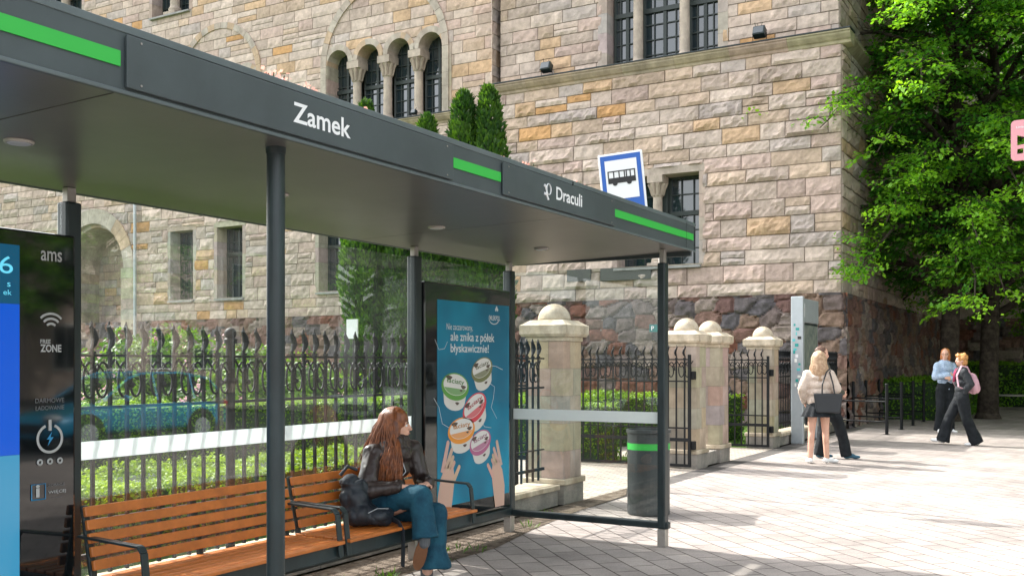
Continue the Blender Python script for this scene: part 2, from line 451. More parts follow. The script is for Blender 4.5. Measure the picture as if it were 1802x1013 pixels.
sheet("pavement", 19.16, 60, -30, 120, .006, M_asph)
b = MB()
for y in range(-24, 118, 6): b.box(8.9, 9.02, y, y+3, -.114, -.110); b.box(13.4, 13.52, y, y+3, -.114, -.110)
struct(b.build("road_marking", M_white))
# weeds in the dirt strip and under the bench
def leaf_quads(P, D, U, L, W):
    """diamond leaves: centre-base P, direction D, side U; arrays"""
    a = P; b_ = P + D*(L*.5)[:,None] + U*(W*.5)[:,None]; c = P + D*L[:,None]; d = P + D*(L*.5)[:,None] - U*(W*.5)[:,None]
    V = np.stack([a,b_,c,d], 1).reshape(-1,3); F = np.arange(len(P)*4).reshape(-1,4)
    return V, F
def norm(a): return a/np.maximum(np.linalg.norm(a, axis=1, keepdims=True), 1e-9)
def rand_leaves(P, N, rs, L, W=None, tilt=.6, droop=0.0):
    """leaves at P whose faces roughly point along N"""
    n = len(P)
    D = rs.randn(n,3)*1.0; D -= (D*N).sum(1,keepdims=True)*N*(1-tilt); D[:,2] -= droop; D = norm(D)
    U = norm(np.cross(D, N + rs.randn(n,3)*.5))
    l_ = L*(.7+.6*rs.rand(n)); w_ = (W or L*.55)*(.7+.6*rs.rand(n))
    return leaf_quads(P - D*(l_*.5)[:,None], D, U, l_, w_)
rs = np.random.RandomState(11)
for i, (wx, wy, k) in enumerate([(-4.3,6.35,30),(-4.35,5.75,26),(-4.3,5.1,20),(-4.42,5.4,14),(-4.5,6.9,12),(-4.28,4.6,16),(-4.55,8.2,14),(-4.7,8.9,12),(-4.33,7.0,10),(-4.4,4.2,12)]):
    n = k; P = np.stack([wx+rs.randn(n)*.035, wy+rs.randn(n)*.05, np.full(n,.012)],1)
    D = norm(np.stack([rs.randn(n)*.6, rs.randn(n)*.6, np.full(n,1.)],1)); U = norm(np.cross(D, rs.randn(n,3)))
    V,F = leaf_quads(P, D, U, .05+.06*rs.rand(n), np.full(n,.012))
    o = np_mesh("weed", V, F, M_box, None, np.tile([.09,.20,.03],(n,1))*(.7+.6*rs.rand(n,1)))
    place = ["below the right bench end","below the seated woman","below the middle armrests","behind the hanging strap","by the middle shelter post","below the left bench","by the rear corner post","beside the low fence wall","between bench and ad panel","below the left seat slats"][i]
    tag(o, "small green weed tuft in the dirt "+place, "weed", "weeds in the dirt strip")
n = 9000
P = np.stack([-5.4-rs.rand(n)**1.5*9, 2+rs.rand(n)*22, np.zeros(n)],1)
P = P[~((P[:,1]>10)&(P[:,1]<14.4)&(P[:,0]>-9.5)) & ~((P[:,1]>15.3)&(P[:,1]<17.9))]; n = len(P)
D = norm(np.stack([rs.randn(n)*.5, rs.randn(n)*.5, np.ones(n)],1)); U = norm(np.cross(D, rs.randn(n,3)))
V,F = leaf_quads(P, D, U, .06+.08*rs.rand(n), np.full(n,.02))
o = np_mesh("grass", V, F, M_box, None, np.tile([.07,.16,.02],(n,1))*(.6+.8*rs.rand(n,1))); o['kind'] = 'stuff'; o['label'] = "short bright grass behind the iron fence"

# ---------------------------------------------------------------- the bus shelter
XF, XR = -2.95, -4.73           # roof front and rear edge
sh = thing("bus_shelter", "long dark grey bus shelter with glass walls and green striped roof edge", "bus shelter", (-3.85, 3.4, 0))
Y0, Y1 = -1.6, 8.22
def zr(x): return lerp(2.50, 2.455, (XF-x)/(XF-XR))
b = MB()
for (ya, yb) in ((Y0, 2.375), (2.385, 5.90), (5.905, Y1)):
    b.prism([(XF-.03, zr(XF-.03)), (XR, zr(XR)), (XR, 2.60), (XF-.03, 2.68)], 'y', ya, yb)
b.build("roof", M_soffit, sh)
b = MB()
b.box(XF-.03, XF, Y0, Y1, 2.493, 2.725); b.box(XR, XF-.03, Y1, Y1+.03, 2.455, 2.70)
b.box(XR-.03, XR, Y0, Y1+.03, 2.45, 2.64)
fa = b.build("fascia", M_fascia, sh, bevel=.004)
b = MB(); b.box(XF-.16, XF+.004, Y0, Y1+.034, 2.705, 2.735); b.box(XF-.001, XF+.008, Y0, Y1+.03, 2.488, 2.503)
b.build("roof_edge", M_roofedge, sh, bevel=.003)
for ya, yb, tx in ((2.39, 4.47, 1), (4.99, 6.55, 1), (-1.2, 0.6, 0)):
    b = MB(); b.box(XF+.004, XF+.016, ya, yb, 2.512, 2.698); b.build("name_panel", M_fascia, sh, bevel=.003)
for ya, yb in ((.7, 2.37), (4.485, 4.98), (6.56, 8.19)):
    b = MB(); b.box(XF+.001, XF+.006, ya, yb, 2.582, 2.636); b.build("green_stripe", M_green, sh)
b = MB(); b.box(XF+.006, XF+.007, 8.02, 8.024, 2.5, 2.72); b.box(XF+.001, XF+.0095, 5.90, 5.904, 2.70, 2.725); b.build("seam", M_ink, sh)
text("Zamek", (XF+.0175, 3.235, 2.565), (0, 3.615, 2.652), M_white, sh, offset=.018)
text("Draculi", (XF+.0175, 5.645, 2.573), (0, 6.015, 2.655), M_white, sh, offset=.018)
b = MB()   # the looped P-like emblem before the second name
pts = [(XF+.0185, 5.54+.028*math.cos(t), 2.622+.034*math.sin(t)) for t in np.linspace(R(200), R(-140), 22)]
b.tube(pts, .0055, 5, flat=.5)
b.tube([(XF+.0185, 5.483, 2.640), (XF+.0185, 5.500, 2.634), (XF+.0185, 5.512, 2.61), (XF+.0185, 5.514, 2.585), (XF+.0185,5.535,2.556)], [.009,.008,.006,.006,.007], 6)
b.tube([(XF+.0185, 5.485, 2.590), (XF+.0185, 5.515, 2.583)], [.009,.004], 6)
b.build("emblem", M_white, sh)
for y in (2.63, 4.18, 5.73, 7.24):
    b = MB(); b.lathe([(.056,-.008),(.06,0),(.06,.004)], (-3.9, y, zr(-3.9)-.004)); d = b.build("ceiling_light", M_steel, sh, smooth=False)
    b = MB(); b.lathe([(.042,-.0105),(.046,-.008)], (-3.9, y, zr(-3.9)-.004)); b.build("diffuser", M_film, d)
b = MB()
for y in (2.45, 4.41, 5.05, 6.49):
    for z in (2.53, 2.68): b.cyl((XF+.0155,y,z),(XF+.0185,y,z),.0045,n=8)
b.build("screw", M_steel, sh)
# posts
for y, r_ in ((3.34, .040), (-1.28, .040)):
    b = MB(); b.cyl((-3.13, y, .0), (-3.13, y, 2.47), r_, n=28); b.cyl((-3.13,y,2.468),(-3.13,y,2.496),.043,.045,n=28)
    b.build("post", M_metal, sh, smooth=False, bevel=.0)
def sqpost(x, y, w, z0=.16, z1=2.38):
    b = MB(); b.box(x-w/2, x+w/2, y-.045, y+.045, z0, z1); p = b.build("post", M_metal, sh, bevel=.012)
    b = MB(); b.box(x-.022, x+.022, y-.026, y+.026, z1, zr(x)-.001); b.build("neck", M_steel, p, bevel=.004)
    b = MB(); b.box(x-.035, x+.035, y-.04, y+.04, .0, z0-.002); b.build("foot", M_steel, p, bevel=.004)
sqpost(-3.13, 7.96, .07)
for y in (-1.28, 1.9, 3.4, 6.48, 7.96): sqpost(-4.62, y, .085)
# rails
b = MB(); b.box(-4.66, -4.575, -1.28, 8.0, .16, .235); b.build("rail", M_metal, sh, bevel=.012)
b = MB(); b.box(-4.575, -3.07, 7.925, 7.995, .158, .215); b.build("rail", M_metal, sh, bevel=.012)
# glass walls
for ya, yb, z0 in ((-1.22, .3, .24), (.33, 1.85, .24), (3.46, 4.93, .24), (4.95, 6.43, .24), (6.53, 7.9, 2.2), (1.95,3.35,2.2)):
    b = MB(); b.box(-4.624, -4.616, ya, yb, z0, 2.37); b.build("glass_wall", M_glass, sh)
b = MB(); b.box(-4.57, -3.175, 7.956, 7.964, .22, 2.36); b.build("glass_wall", M_glass, sh)
for ya, yb in ((-1.22,.3),(.33,1.85),(3.46,4.93),(4.95,6.43)):
    b = MB(); b.box(-4.6145, -4.6130, ya, yb, 1.035, 1.131); b.build("frosted_band", M_film, sh)
b = MB(); b.box(-4.57, -3.175, 7.9525, 7.954, 1.035, 1.131); b.build("frosted_band", M_film, sh)
# reflective warning strip glued along the lower rail
# ---- poster case
ad = thing("poster_case", "black glazed poster case with blue advertisement of floating tubs and hands", "advertising case", (-4.6, 7.22, .24))
b = MB(); b.box(-4.70, -4.57, 6.55, 7.90, .26, 2.19); b.build("case", M_blackglass, ad, bevel=.01)
XP = -4.5685
M_poster = mat("poster_blue", (.008,.14,.24), .5, 0, .3, hi=(.012,.27,.42), nscale=1.2, detail=2)
b = MB(); b.box(XP, XP+.001, 6.72, 7.87, .378, 2.055); b.build("poster", M_poster, ad)
def pp(u, v, d=.002): return on_x(u, v, XP) + Vector((d, 0, 0))
M_adw = mat("poster_white", (.62,.66,.68), .5)
text("Nie zaczarowany,", on_x(786,583,XP+.002), on_x(832,571,XP+.002), M_adw, ad)
text("ale znika z półek", on_x(793,604,XP+.002), on_x(870,587,XP+.002), M_adw, ad, offset=.012)
text("błyskawicznie!", on_x(793,624,XP+.002), on_x(860,606,XP+.002), M_adw, ad, offset=.012)
text("MLEKPOL", on_x(862,563,XP+.002), on_x(880,556,XP+.002), M_adw, ad, offset=.01)
b = MB()
q = pp(870, 559)
b.tube([(q.x, q.y+.085*math.cos(t)-.01, q.z-.005+.05*math.sin(t)) for t in np.linspace(R(150), R(340), 18)], list(np.linspace(.002,.005,18)), 5, flat=.3)
for dy, dz in ((0,.03),(-.014,.012),(.014,.012)): b.ball((q.x, q.y+.035+dy, q.z+.06+dz), (.001,.013,.015), 10, 6)
b.build("emblem", M_adw, ad)
def flat_poly(b, pts, x, col=None):
    b.add([(x, y, z) for y, z in pts], [tuple(range(len(pts)))], col)
M_print = mat("poster_print", attr=True, rough=.5)
def tub(u, v, w, h, ang, col, word=True):
    q = pp(u, v); A = R(ang); w *= 1.0
    def T(a, c): return (q.y + a*math.cos(A) - c*math.sin(A), q.z + a*math.sin(A) + c*math.cos(A))
    b = MB()
    # cup below the lid
    cup = [T(-w*.46, 0)] + [T(w*.46*math.cos(t)*.86, -h*.55+h*.35*math.sin(t)) for t in np.linspace(math.pi, 2*math.pi, 14)] + [T(w*.46, 0)]
    flat_poly(b, cup, q.x, (.62,.60,.56))
    rim = [T(w*.52*math.cos(t), h*.52*math.sin(t)) for t in np.linspace(0, 2*math.pi, 30)[:-1]]
    flat_poly(b, rim, q.x+.0006, col)
    lid = [T(w*.45*math.cos(t), h*.07+h*.40*math.sin(t)) for t in np.linspace(0, 2*math.pi, 30)[:-1]]
    flat_poly(b, lid, q.x+.0012, (.66,.65,.62))
    for a0, c0, ra in ((-.26,.30,.11),(.30,.02,.09),(.1,-.62,.07),(.22,-.12,.05)):
        flat_poly(b, [T(w*(a0+ra*math.cos(t)*(1+.3*math.sin(3*t))), h*(c0+ra*.8*math.sin(t))) for t in np.linspace(0,2*math.pi,13)[:-1]], q.x+.0018, (.09,.06,.045))
    band = [T(w*.44*math.cos(t), h*.07+h*.38*math.sin(t)) for t in np.linspace(R(200),R(340),16)]
    flat_poly(b, band, q.x+.0015, tuple(.8*c+.1 for c in col))
    pr = b.build("printed_tub", M_print, ad, fixn=False)
    inkc = mat("tub_ink", tuple(.6*c for c in col), .5)
    lo = Vector((q.x+.0025, q.y-w*.33, q.z+h*.06)); hi_ = Vector((0, q.y+w*.33, q.z+h*.30))
    text("łaciaty", lo, hi_, inkc, pr, rot=A, offset=.01)
tub(801, 680, .40, .22, -6, (.10,.30,.05)); tub(848, 650, .34, .20, 14, (.16,.17,.07))
tub(835, 717, .38, .22, 22, (.60,.05,.07)); tub(812, 757, .40, .21, 4, (.75,.28,.03)); tub(845, 778, .34, .20, 14, (.42,.12,.24))
b = MB()
sk = (.62,.40,.31)
def hand_print(u0, v0, sc, mir, x):
    q = pp(u0, v0)
    def T(a, c): return (q.y + mir*a*sc, q.z + c*sc)
    palm = [(-.26,-.62),(.02,-.62),(.09,-.30),(.13,-.08),(.10,.06),(-.10,.08),(-.20,-.05),(-.27,-.30)]
    flat_poly(b, [T(*p) for p in palm], x, sk)
    for (ax, ay, bx, by, w_) in ((-.16,.02,-.03,.40,.045),(-.08,.05,.06,.30,.042),(-.02,.05,.09,.20,.040),(.04,.03,.12,.13,.036),(.07,-.15,.24,.06,.040)):
        dx, dy = bx-ax, by-ay; L = math.hypot(dx,dy); nx, ny = -dy/L*w_, dx/L*w_
        tip = [(bx+math.cos(t)*w_*.8*(dx/L)+math.sin(t)*w_*.8*(-dy/L), by+math.cos(t)*w_*.8*(dy/L)+math.sin(t)*w_*.8*(dx/L)) for t in np.linspace(R(80),R(-80),7)]
        flat_poly(b, [T(ax+nx, ay+ny)] + [T(*p) for p in tip] + [T(ax-nx, ay-ny)], x+.0003, tuple(c*rnd.uniform(.88,1.06) for c in sk))
hand_print(790, 832, .62, 1, XP+.003); b.build("printed_hand", M_print, ad, fixn=False)
b = MB(); hand_print(872, 822, .56, -1, XP+.0035); b.build("printed_hand", M_print, ad, fixn=False)
b = MB()
for pts in ([(763,700),(772,716),(778,745),(790,752)], [(765,597),(772,615),(782,613),(787,601)], [(858,642),(872,644),(884,650)], [(853,668),(870,680),(868,700),(864,716),(874,736)], [(846,736),(852,750),(864,752)]):
    P = [pp(*p) for p in pts]; Q = []
    for i in range(len(P)-1):
        for t in (0,.34,.67): Q.append(P[i].lerp(P[i+1], t))
    Q.append(P[-1]); b.tube(Q, .0022, 4)
b.build("printed_swirl", M_adw, ad)
# ---- information totem with screen
tt = thing("information_totem", "black glass information totem with blue screen and charging icons", "information screen", (-4.6, 2.6, .24))
b = MB(); b.box(-4.70, -4.550, 1.96, 3.385, .26, 2.20); b.build("case", M_blackglass, tt, bevel=.012)
XT = -4.5485
M_scr1 = mat("screen_dark_blue", (.0,.02,.05), .15, emit=(.006,.085,.17), estr=.20)
M_scr2 = mat("screen_blue", (.0,.02,.05), .15, emit=(.002,.085,.62), estr=.23)
M_scr3 = mat("screen_light_blue", (.0,.02,.05), .15, emit=(.05,.30,.50), estr=.23)
b = MB(); b.box(XT, XT+.001, 2.02, 3.07, 1.834, 2.12); scr = b.build("screen", M_scr1, tt)
b = MB(); b.box(XT, XT+.001, 2.02, 3.07, 1.10, 1.833); b.build("picture", M_scr2, scr)
b = MB(); b.box(XT, XT+.001, 2.02, 3.07, .40, 1.099); b.build("picture", M_scr3, scr)
M_cyan = mat("screen_cyan", (.1,.4,.5), .3, emit=(.10,.50,.70), estr=.25)
text("16", (XT+.002, 2.905, 1.978), (0, 3.035, 2.062), M_cyan, tt)
text("s", (XT+.002, 3.005, 1.915), (0, 3.022, 1.935), M_cyan, tt); text("ek", (XT+.002, 2.985, 1.875), (0, 3.028, 1.90), M_cyan, tt)
M_ltg = mat("print_light_grey", (.42,.44,.44), .5); M_dim = mat("print_dim", (.13,.14,.15), .4); M_blu = mat("print_blue", (.02,.25,.5), .4)
def tx(s_, u0, v0, u1, v1, m, off=.008): text(s_, on_x(u0, v1, XT+.002), on_x(u1, v0, XT+.002), m, tt, offset=off)
tx("ams", 72, 444, 109, 458, M_ltg, .012); tx("FREE", 71, 597, 89, 604, M_ltg, .02); tx("ZONE", 71, 606, 108, 619, M_ltg, .03)
tx("DARMOWE", 62, 699, 113, 709, M_dim); tx("ŁADOWANIE", 62, 712, 113, 722, M_dim); tx("ZOBACZ", 84, 848, 114, 856, M_dim)
tx("WIĘCEJ", 85, 859, 116, 870, M_ltg); tx("tej okolicy", 92, 872, 110, 876, M_dim); tx("i", 63, 852, 70, 875, M_ltg, .03)
b = MB(); q = on_x(90, 591, XT+.003)
for r_ in (.032,.057,.082): b.tube([(q.x, q.y+r_*math.cos(t), q.z+.03+r_*math.sin(t)) for t in np.linspace(R(45), R(135), 14)], .0065, 5, flat=.4)
b.build("signal_icon", M_ltg, tt)
b = MB(); q = on_x(88, 771, XT+.003); r_ = .068
b.tube([(q.x, q.y+r_*math.cos(t), q.z+r_*math.sin(t)) for t in np.linspace(R(112), R(428), 30)], .007, 6, flat=.4)
b.tube([(q.x, q.y, q.z+.04),(q.x, q.y, q.z+.095)], .008, 6)
for k in (-1,0,1):
    b.tube([(q.x, q.y+k*.056+.012*math.cos(t), q.z-.115+.012*math.sin(t)) for t in np.linspace(0, 2*math.pi, 14)], .005, 5)
b.build("charging_icon", M_ltg, tt)
b = MB(); flat_poly(b, [(q.y+.012,q.z+.035),(q.y-.018,q.z-.004),(q.y-.002,q.z-.004),(q.y-.012,q.z-.036),(q.y+.02,q.z+.006),(q.y+.003,q.z+.006)], q.x)
q = on_x(68, 865, XT+.003); w_ = .038
b.tube([(q.x,q.y-w_,q.z-w_),(q.x,q.y+w_,q.z-w_),(q.x,q.y+w_,q.z+w_),(q.x,q.y-w_,q.z+w_),(q.x,q.y-w_,q.z-w_)], .003, 4)
b.build("blue_icon", M_blu, tt)
# ---- flowers on the planted roof
for i, (fy, fx) in enumerate([(2.33,-3.2),(3.55,-3.15),(3.78,-3.3),(3.95,-3.2),(4.1,-3.2),(4.75,-3.25),(5.4,-3.2),(5.55,-3.1),(6.1,-3.2),(6.35,-3.15),(3.3,-3.1)]):
    n = 26; P = np.stack([fx+rs.randn(n)*.03, fy+rs.randn(n)*.028, 2.765+rs.rand(n)*.05+rs.randn(n)*.008],1)
    V,F = rand_leaves(P, norm(rs.randn(n,3)), rs, .024, .018)
    f = thing("roof_plant", "peach sedum blossom on the shelter roof " + ["above the first green stripe","left of the white five letter name","above the middle of the white first name","above the last letters of the first name","right of the white first name","above the short green stripe","above the looped emblem","above the second name's first letters","at the end of the second name","above the last green stripe","above the start of the first name"][i], "roof plant", (fx, fy, 2.66), "blossoms on the shelter roof")
    np_mesh("blossom", V, F, M_peach, f)
    b = MB()
    for k in range(6): b.tube([(fx,fy,2.64),(fx+rnd.uniform(-.05,.05), fy+rnd.uniform(-.06,.06), 2.80)], .003, 4)
    b.build("stem", M_core, f)

# ---------------------------------------------------------------- benches
def make_bench():
    t = thing("bench", "orange slatted bench nearest the information totem, both armrests dark", "bench", (-4.28, 4.13, 0), "slatted benches in the shelter")
    L = .745; ox, oy = -4.28, 4.13
    for k in range(6):
        b = MB(); x = ox-.17+k*.078; b.box(x, x+.066, oy-L, oy+L, .43-.004*(2.5-k)**2*.0, .452); b.build("seat_slat", M_wood, t, bevel=.006)
    for k in range(5):
        z = .515+k*.067; x = ox-.135-(k)*.017
        b = MB(); M = Matrix.Translation((x, oy, z)) @ Matrix.Rotation(R(-12), 4, 'Y')
        b.box(-.011, .011, -L, L, -.026, .026, M=M); b.build("back_slat", M_wood, t, bevel=.005)
    b = MB(); b.box(ox+.19, ox+.235, oy-L, oy+L, .335, .425); b.box(ox-.30, ox-.25, oy-L, oy+L, .335, .40)
    for s_ in (-1, 0, 1):
        y = oy+s_*(L-.03); b.box(ox-.28, ox+.20, y-.02, y+.02, .36, .428)
        b.bar((ox-.16, y, .40), (ox-.245, y, .81), .04, .022, up=(1,0,0))
    b.build("frame", M_metal, t, bevel=.006)
    for s_ in (-1, 1):
        y = oy+s_*(L-.012); b = MB()
        pts = [(ox-.25, y, .655), (ox+.205, y, .640), (ox+.232, y, .61), (ox+.262, y, .35)]
        for p0, p1 in zip(pts[:-1], pts[1:]): b.bar(p0, p1, .042, .014)
        b.build("armrest", M_metal, t, bevel=.004)
    return t
be = make_bench()
be2 = copy_tree(be); be2.location.y += 1.54; be2['label'] = "orange slatted bench nearest the poster case with the woman seated on it"
for t_ in (be, be2):
    pass

# ---------------------------------------------------------------- litter bin, bus sign, boards
t = thing("litter_bin", "dark grey round litter bin with bright green band", "litter bin", (-3.93, 9.6, 0.008))
b = MB(); b.lathe([(.205,.0),(.215,.015),(.215,.82),(.227,.83),(.227,.862),(.205,.862),(.20,.80),(.19,.60)], (-3.93,9.6,.008), 40); b.build("body", M_binmetal, t, smooth=False, bevel=0)
b = MB(); b.lathe([(.2165,.66),(.2165,.725)], (-3.93,9.6,.008), 40); b.build("green_band", M_green, t)
b = MB(); b.lathe([(.20,.79),(.19,.80),(.01,.80)], (-3.93,9.6,.008), 40); b.build("liner", M_black, t)
b = MB(); b.box(-.001,.001,-.012,.012,-.02,.02, M=Matrix.Translation((-3.745,9.47,.71))@Matrix.Rotation(R(-35),4,'Z')@Matrix.Rotation(R(20),4,'X')); b.build("sticker", M_white, t)
P0 = c2s((1163-901)/1776*12, 12)
t = thing("bus_stop_sign", "blue and white bus stop sign on a grey pole behind the shelter", "bus stop sign", (P0.x, P0.y, 0))
b = MB(); b.cyl((P0.x,P0.y,0),(P0.x,P0.y,3.26),.03,n=16); b.build("pole", M_steel, t)
SM = Matrix.Translation(c2s((1096-901)/1776*12, 12, 3.66)) @ Matrix.Rotation(R(16),4,'Z') @ Matrix.Rotation(R(-5.5),4,'Y')
def sbox(b, x0,x1,z0,z1,y0,y1,col=None): b.box(x0,x1,y0,y1,z0,z1,M=SM)
b = MB(); sbox(b,-.265,.265,-.38,.38,-.02,.02); plate = b.build("plate", M_white, t, bevel=.01)
b = MB(); sbox(b,-.24,.24,-.355,.355,-.024,-.021); b.build("blue_field", M_blue, plate)
b = MB(); sbox(b,-.19,.19,-.17,.295,-.028,-.025); b.build("white_field", M_white, plate)
b = MB()
sbox(b,-.165,.165,.02,.085,-.032,-.029); sbox(b,-.165,.165,.155,.168,-.032,-.029)
for x in (-.165,-.10,-.035,.028,.052,.098,.150): sbox(b,x,x+.013,.085,.155,-.0322,-.0292)
for x in (-.085,.085):
    b.add([tuple(SM@Vector((x+.030*math.cos(a),-.0325,.02+.030*math.sin(a)))) for a in np.linspace(0,2*math.pi,16)[:-1]], [tuple(range(15))])
b.build("bus_pictogram", M_ink, plate, fixn=False)
b = MB(); sbox(b, -.1, .46, -.44, -.41, -.015, .015); sbox(b,-.1,.1,-.42,-.38,-.015,.015); b.build("bracket", M_steel, t)
# small teal plate on the same pole
b = MB(); b.box(P0.x-.13, P0.x+.01, P0.y-.04, P0.y-.035, 1.91, 2.0); pl = b.build("small_plate", mat("teal_plate",(.01,.16,.15),.5), t)
text("P", (P0.x-.105, P0.y-.043, 1.93), (P0.x-.07, 0, 1.98), M_white, pl, face='y', offset=.01)
# pink cut-out sign at the right edge
t = thing("hanging_sign", "pink rounded sign with a cut-out tram outline at right edge", "sign", (.0, 8.9, 0))
b = MB(); px, pz, pw, ph, yy = -.57, 3.14, .36, .32, 8.9
def rr(x0,z0,x1,z1,r_):
    out = []
    for cx, cz, a in ((x1-r_,z1-r_,0),(x0+r_,z1-r_,90),(x0+r_,z0+r_,180),(x1-r_,z0+r_,270)):
        out += [(cx+r_*math.cos(R(a+k*22.5)), cz+r_*math.sin(R(a+k*22.5))) for k in range(5)]
    return out
bm = bmesh.new()
def loop(pts):
    vs = [bm.verts.new((p[0], yy, p[1])) for p in pts]; return [bm.edges.new((vs[i], vs[(i+1)%len(vs)])) for i in range(len(vs))]
E = loop(rr(px,pz,px+pw,pz+ph,.035)); E += loop([(px+.045,pz+.12),(px+.20,pz+.14),(px+.20,pz+.165),(px+.12,pz+.175),(px+.045,pz+.20)]); E += loop([(px+.045,pz+.052),(px+.088,pz+.055),(px+.088,pz+.095),(px+.045,pz+.092)]); E += loop([(px+.11,pz+.056),(px+.19,pz+.058),(px+.19,pz+.10),(px+.11,pz+.097)])
bmesh.ops.triangle_fill(bm, edges=E, use_beauty=True)
ex = bmesh.ops.extrude_face_region(bm, geom=bm.faces[:]); bmesh.ops.translate(bm, vec=(0,.012,0), verts=[g for g in ex['geom'] if isinstance(g, bmesh.types.BMVert)])
bmesh.ops.translate(bm, vec=(0,-8.9,0), verts=bm.verts); bmesh.ops.recalc_face_normals(bm, faces=bm.faces)
me = bpy.data.meshes.new("plate"); bm.to_mesh(me); bm.free(); me.materials.append(mat("pink_plate",(.66,.30,.33),.5))
pk = bpy.data.objects.new("plate", me); COL.objects.link(pk); pk.parent = t
text("Linia t", (px+.04, yy-.002, pz+.255), (px+.11, 0, pz+.272), M_white, pk, face='y', offset=.01)
b = MB(); b.cyl((.02,8.92,0),(.02,8.92,3.9),.035,n=16); b.cyl((-.22,8.906,3.40),(.02,8.92,3.40),.012); b.cyl((-.22,8.906,3.2),(.02,8.92,3.2),.012); b.build("pole", M_steel, t)
# city map stand
t = thing("map_stand", "tall light grey map stand covered in stickers beside the fence end", "information board", (-4.85, 20.0, 0))
b = MB(); b.box(-5.0,-4.77,19.30,19.42,.0,2.80); b.build("post", M_greymetal, t, bevel=.015)
b = MB(); b.box(-5.0,-4.88,20.85,20.97,.0,2.6); b.build("post", M_greymetal, t, bevel=.015)
b = MB(); b.box(-4.95,-4.84,19.43,20.85,2.32,2.78); b.build("header", M_greymetal, t, bevel=.01)
b = MB(); b.box(-4.93,-4.86,19.43,20.85,.55,2.31); cs = b.build("glass_case", M_metal, t, bevel=.01)
b = MB(); b.box(-4.859,-4.855,19.48,20.80,.60,2.27); b.build("map_glass", mat("map_glass",(.16,.20,.18),.05,0,.8,hi=(.30,.33,.28),nscale=5), cs)
b = MB()
for k in range(16):
    z = 1.1+k*.075+rnd.uniform(-.02,.02); x = -4.97+rnd.random()*.12; w_ = rnd.uniform(.02,.07)
    b.box(x, x+w_, 19.296, 19.298, z, z+rnd.uniform(.03,.07), col=rnd.choice([(.75,.75,.75),(.02,.3,.28),(.03,.03,.03),(.3,.35,.4),(.8,.8,.75),(.1,.5,.5)]))
b.build("sticker", M_print, t)
b = MB(); q = Vector((-4.838, 19.62, 2.55)); b.box(-4.839,-4.835,19.55,19.72,2.42,2.68); e_ = b.build("notice", M_white, t)
b = MB(); b.ball((-4.834,19.635,2.57),(.002,.04,.05),10,8); b.build("emblem", mat("red_print",(.4,.03,.03),.5), t)
# bicycle racks
def rack(y, xl, first=None):
    t = thing("bicycle_rack", "", "bicycle rack", (-3.82, y, 0.008), "black bicycle racks beside the tower")
    for x in (-3.82, xl):
        b = MB(); b.cyl((x,y if x>-4 else y+.3,.008),(x,y if x>-4 else y+.3,1.06),.035,n=16); b.lathe([(.04,1.06),(.04,1.08),(.03,1.095),(.012,1.10)],(x,y if x>-4 else y+.3,0),16)
        b.lathe([(.07,.008),(.07,.016)],(x,y if x>-4 else y+.3,0),16); b.build("post", M_iron, t)
    for z in (.71,.28,):
        b = MB(); b.cyl((-3.82,y,z),(xl,y+.3,z),.018,n=10); b.build("rail", M_iron, t)
    return t
for y, xl, lb in ((22.6,-4.86,"nearest black bicycle rack, lowest in the row beside the couple"),(24.5,-4.95,"black bicycle rack second in the row from the pavement"),(26.2,-4.98,"black bicycle rack third in the row from the pavement"),(28.0,-4.98,"farthest black bicycle rack, next to the leafy hedge")):
    rack(y, xl)['label'] = lb

# ---------------------------------------------------------------- fence and gate pillars
def pillar(y, label, hx=.225, yw=.22):
    x = -5.22
    t = thing("gate_pillar", label, "gate pillar", (x, y, 0), "domed sandstone gate pillars")
    b = MB(); rr_ = random.Random(int(y*10))
    z = .26
    cs = [(.28,.24),]
    n = 5; hh = (1.78-.28)/n
    for k in range(n):
        z0 = .28+k*hh; sp = x+(rr_.choice([-.05,.04,.07]))
        for (xa, xb) in ((x-hx, sp), (sp, x+hx)):
            for (ya, yb) in ((y-yw, y+(.03 if k%2 else -.05)), (y+(.03 if k%2 else -.05), y+yw)):
                g = .0022; c0 = rr_.choice([(.42,.35,.27),(.44,.37,.29),(.43,.35,.27),(.40,.34,.27),(.44,.35,.26)])
                b.box(xa+g, xb-g, ya+g, yb-g, z0+g, z0+hh-g, col=tuple(c*rr_.uniform(.88,1.1) for c in c0))
    b.box(x-hx+.006, x+hx-.006, y-yw+.006, y+yw-.006, .26, 1.79, col=(.25,.21,.17))
    b.build("shaft", M_dress, t)
    b = MB(); b.box(x-hx-.04, x+hx+.04, y-yw-.04, y+yw+.04, .215, .279); b.build("ledge", M_cap, t, bevel=.012)
    b = MB(); b.box(x-hx-.02, x+hx+.02, y-yw-.02, y+yw+.02, 0, .214); b.build("plinth", M_concrete, t, bevel=.008)
    b = MB(); b.box(x-hx-.015, x+hx+.015, y-yw-.015, y+yw+.015, 1.781, 1.83); 
    b.build("neck", M_cap, t, bevel=.005)
    b = MB()
    w0, w1 = hx+.065, yw+.065
    def ring(a, z): return [(x-w0+a,y-w1+a,z),(x+w0-a,y-w1+a,z),(x+w0-a,y+w1-a,z),(x-w0+a,y+w1-a,z)]
    L = ring(.02,1.831)+ring(0,1.86)+ring(0,1.955)+ring(.035,1.975)+ring(.09,2.015)
    F = [(3,2,1,0)]+[(i*4+k,i*4+(k+1)%4,i*4+4+(k+1)%4,i*4+4+k) for i in range(4) for k in range(4)]+[(16,17,18,19)]
    b.add(L, F); b.build("cap", M_cap, t)
    b = MB(); r_ = .185; b.lathe([(r_*math.cos(a), .0+r_*1.02*math.sin(a)) for a in np.linspace(0, R(88), 12)], (x,y,2.012), 32); b.build("dome", M_cap, t, smooth=True)
    return t
pillar(10.0, "large domed sandstone gate pillar left of the grey litter bin")
pillar(14.22, "domed sandstone pillar with gate hinges just right of the shelter end post")
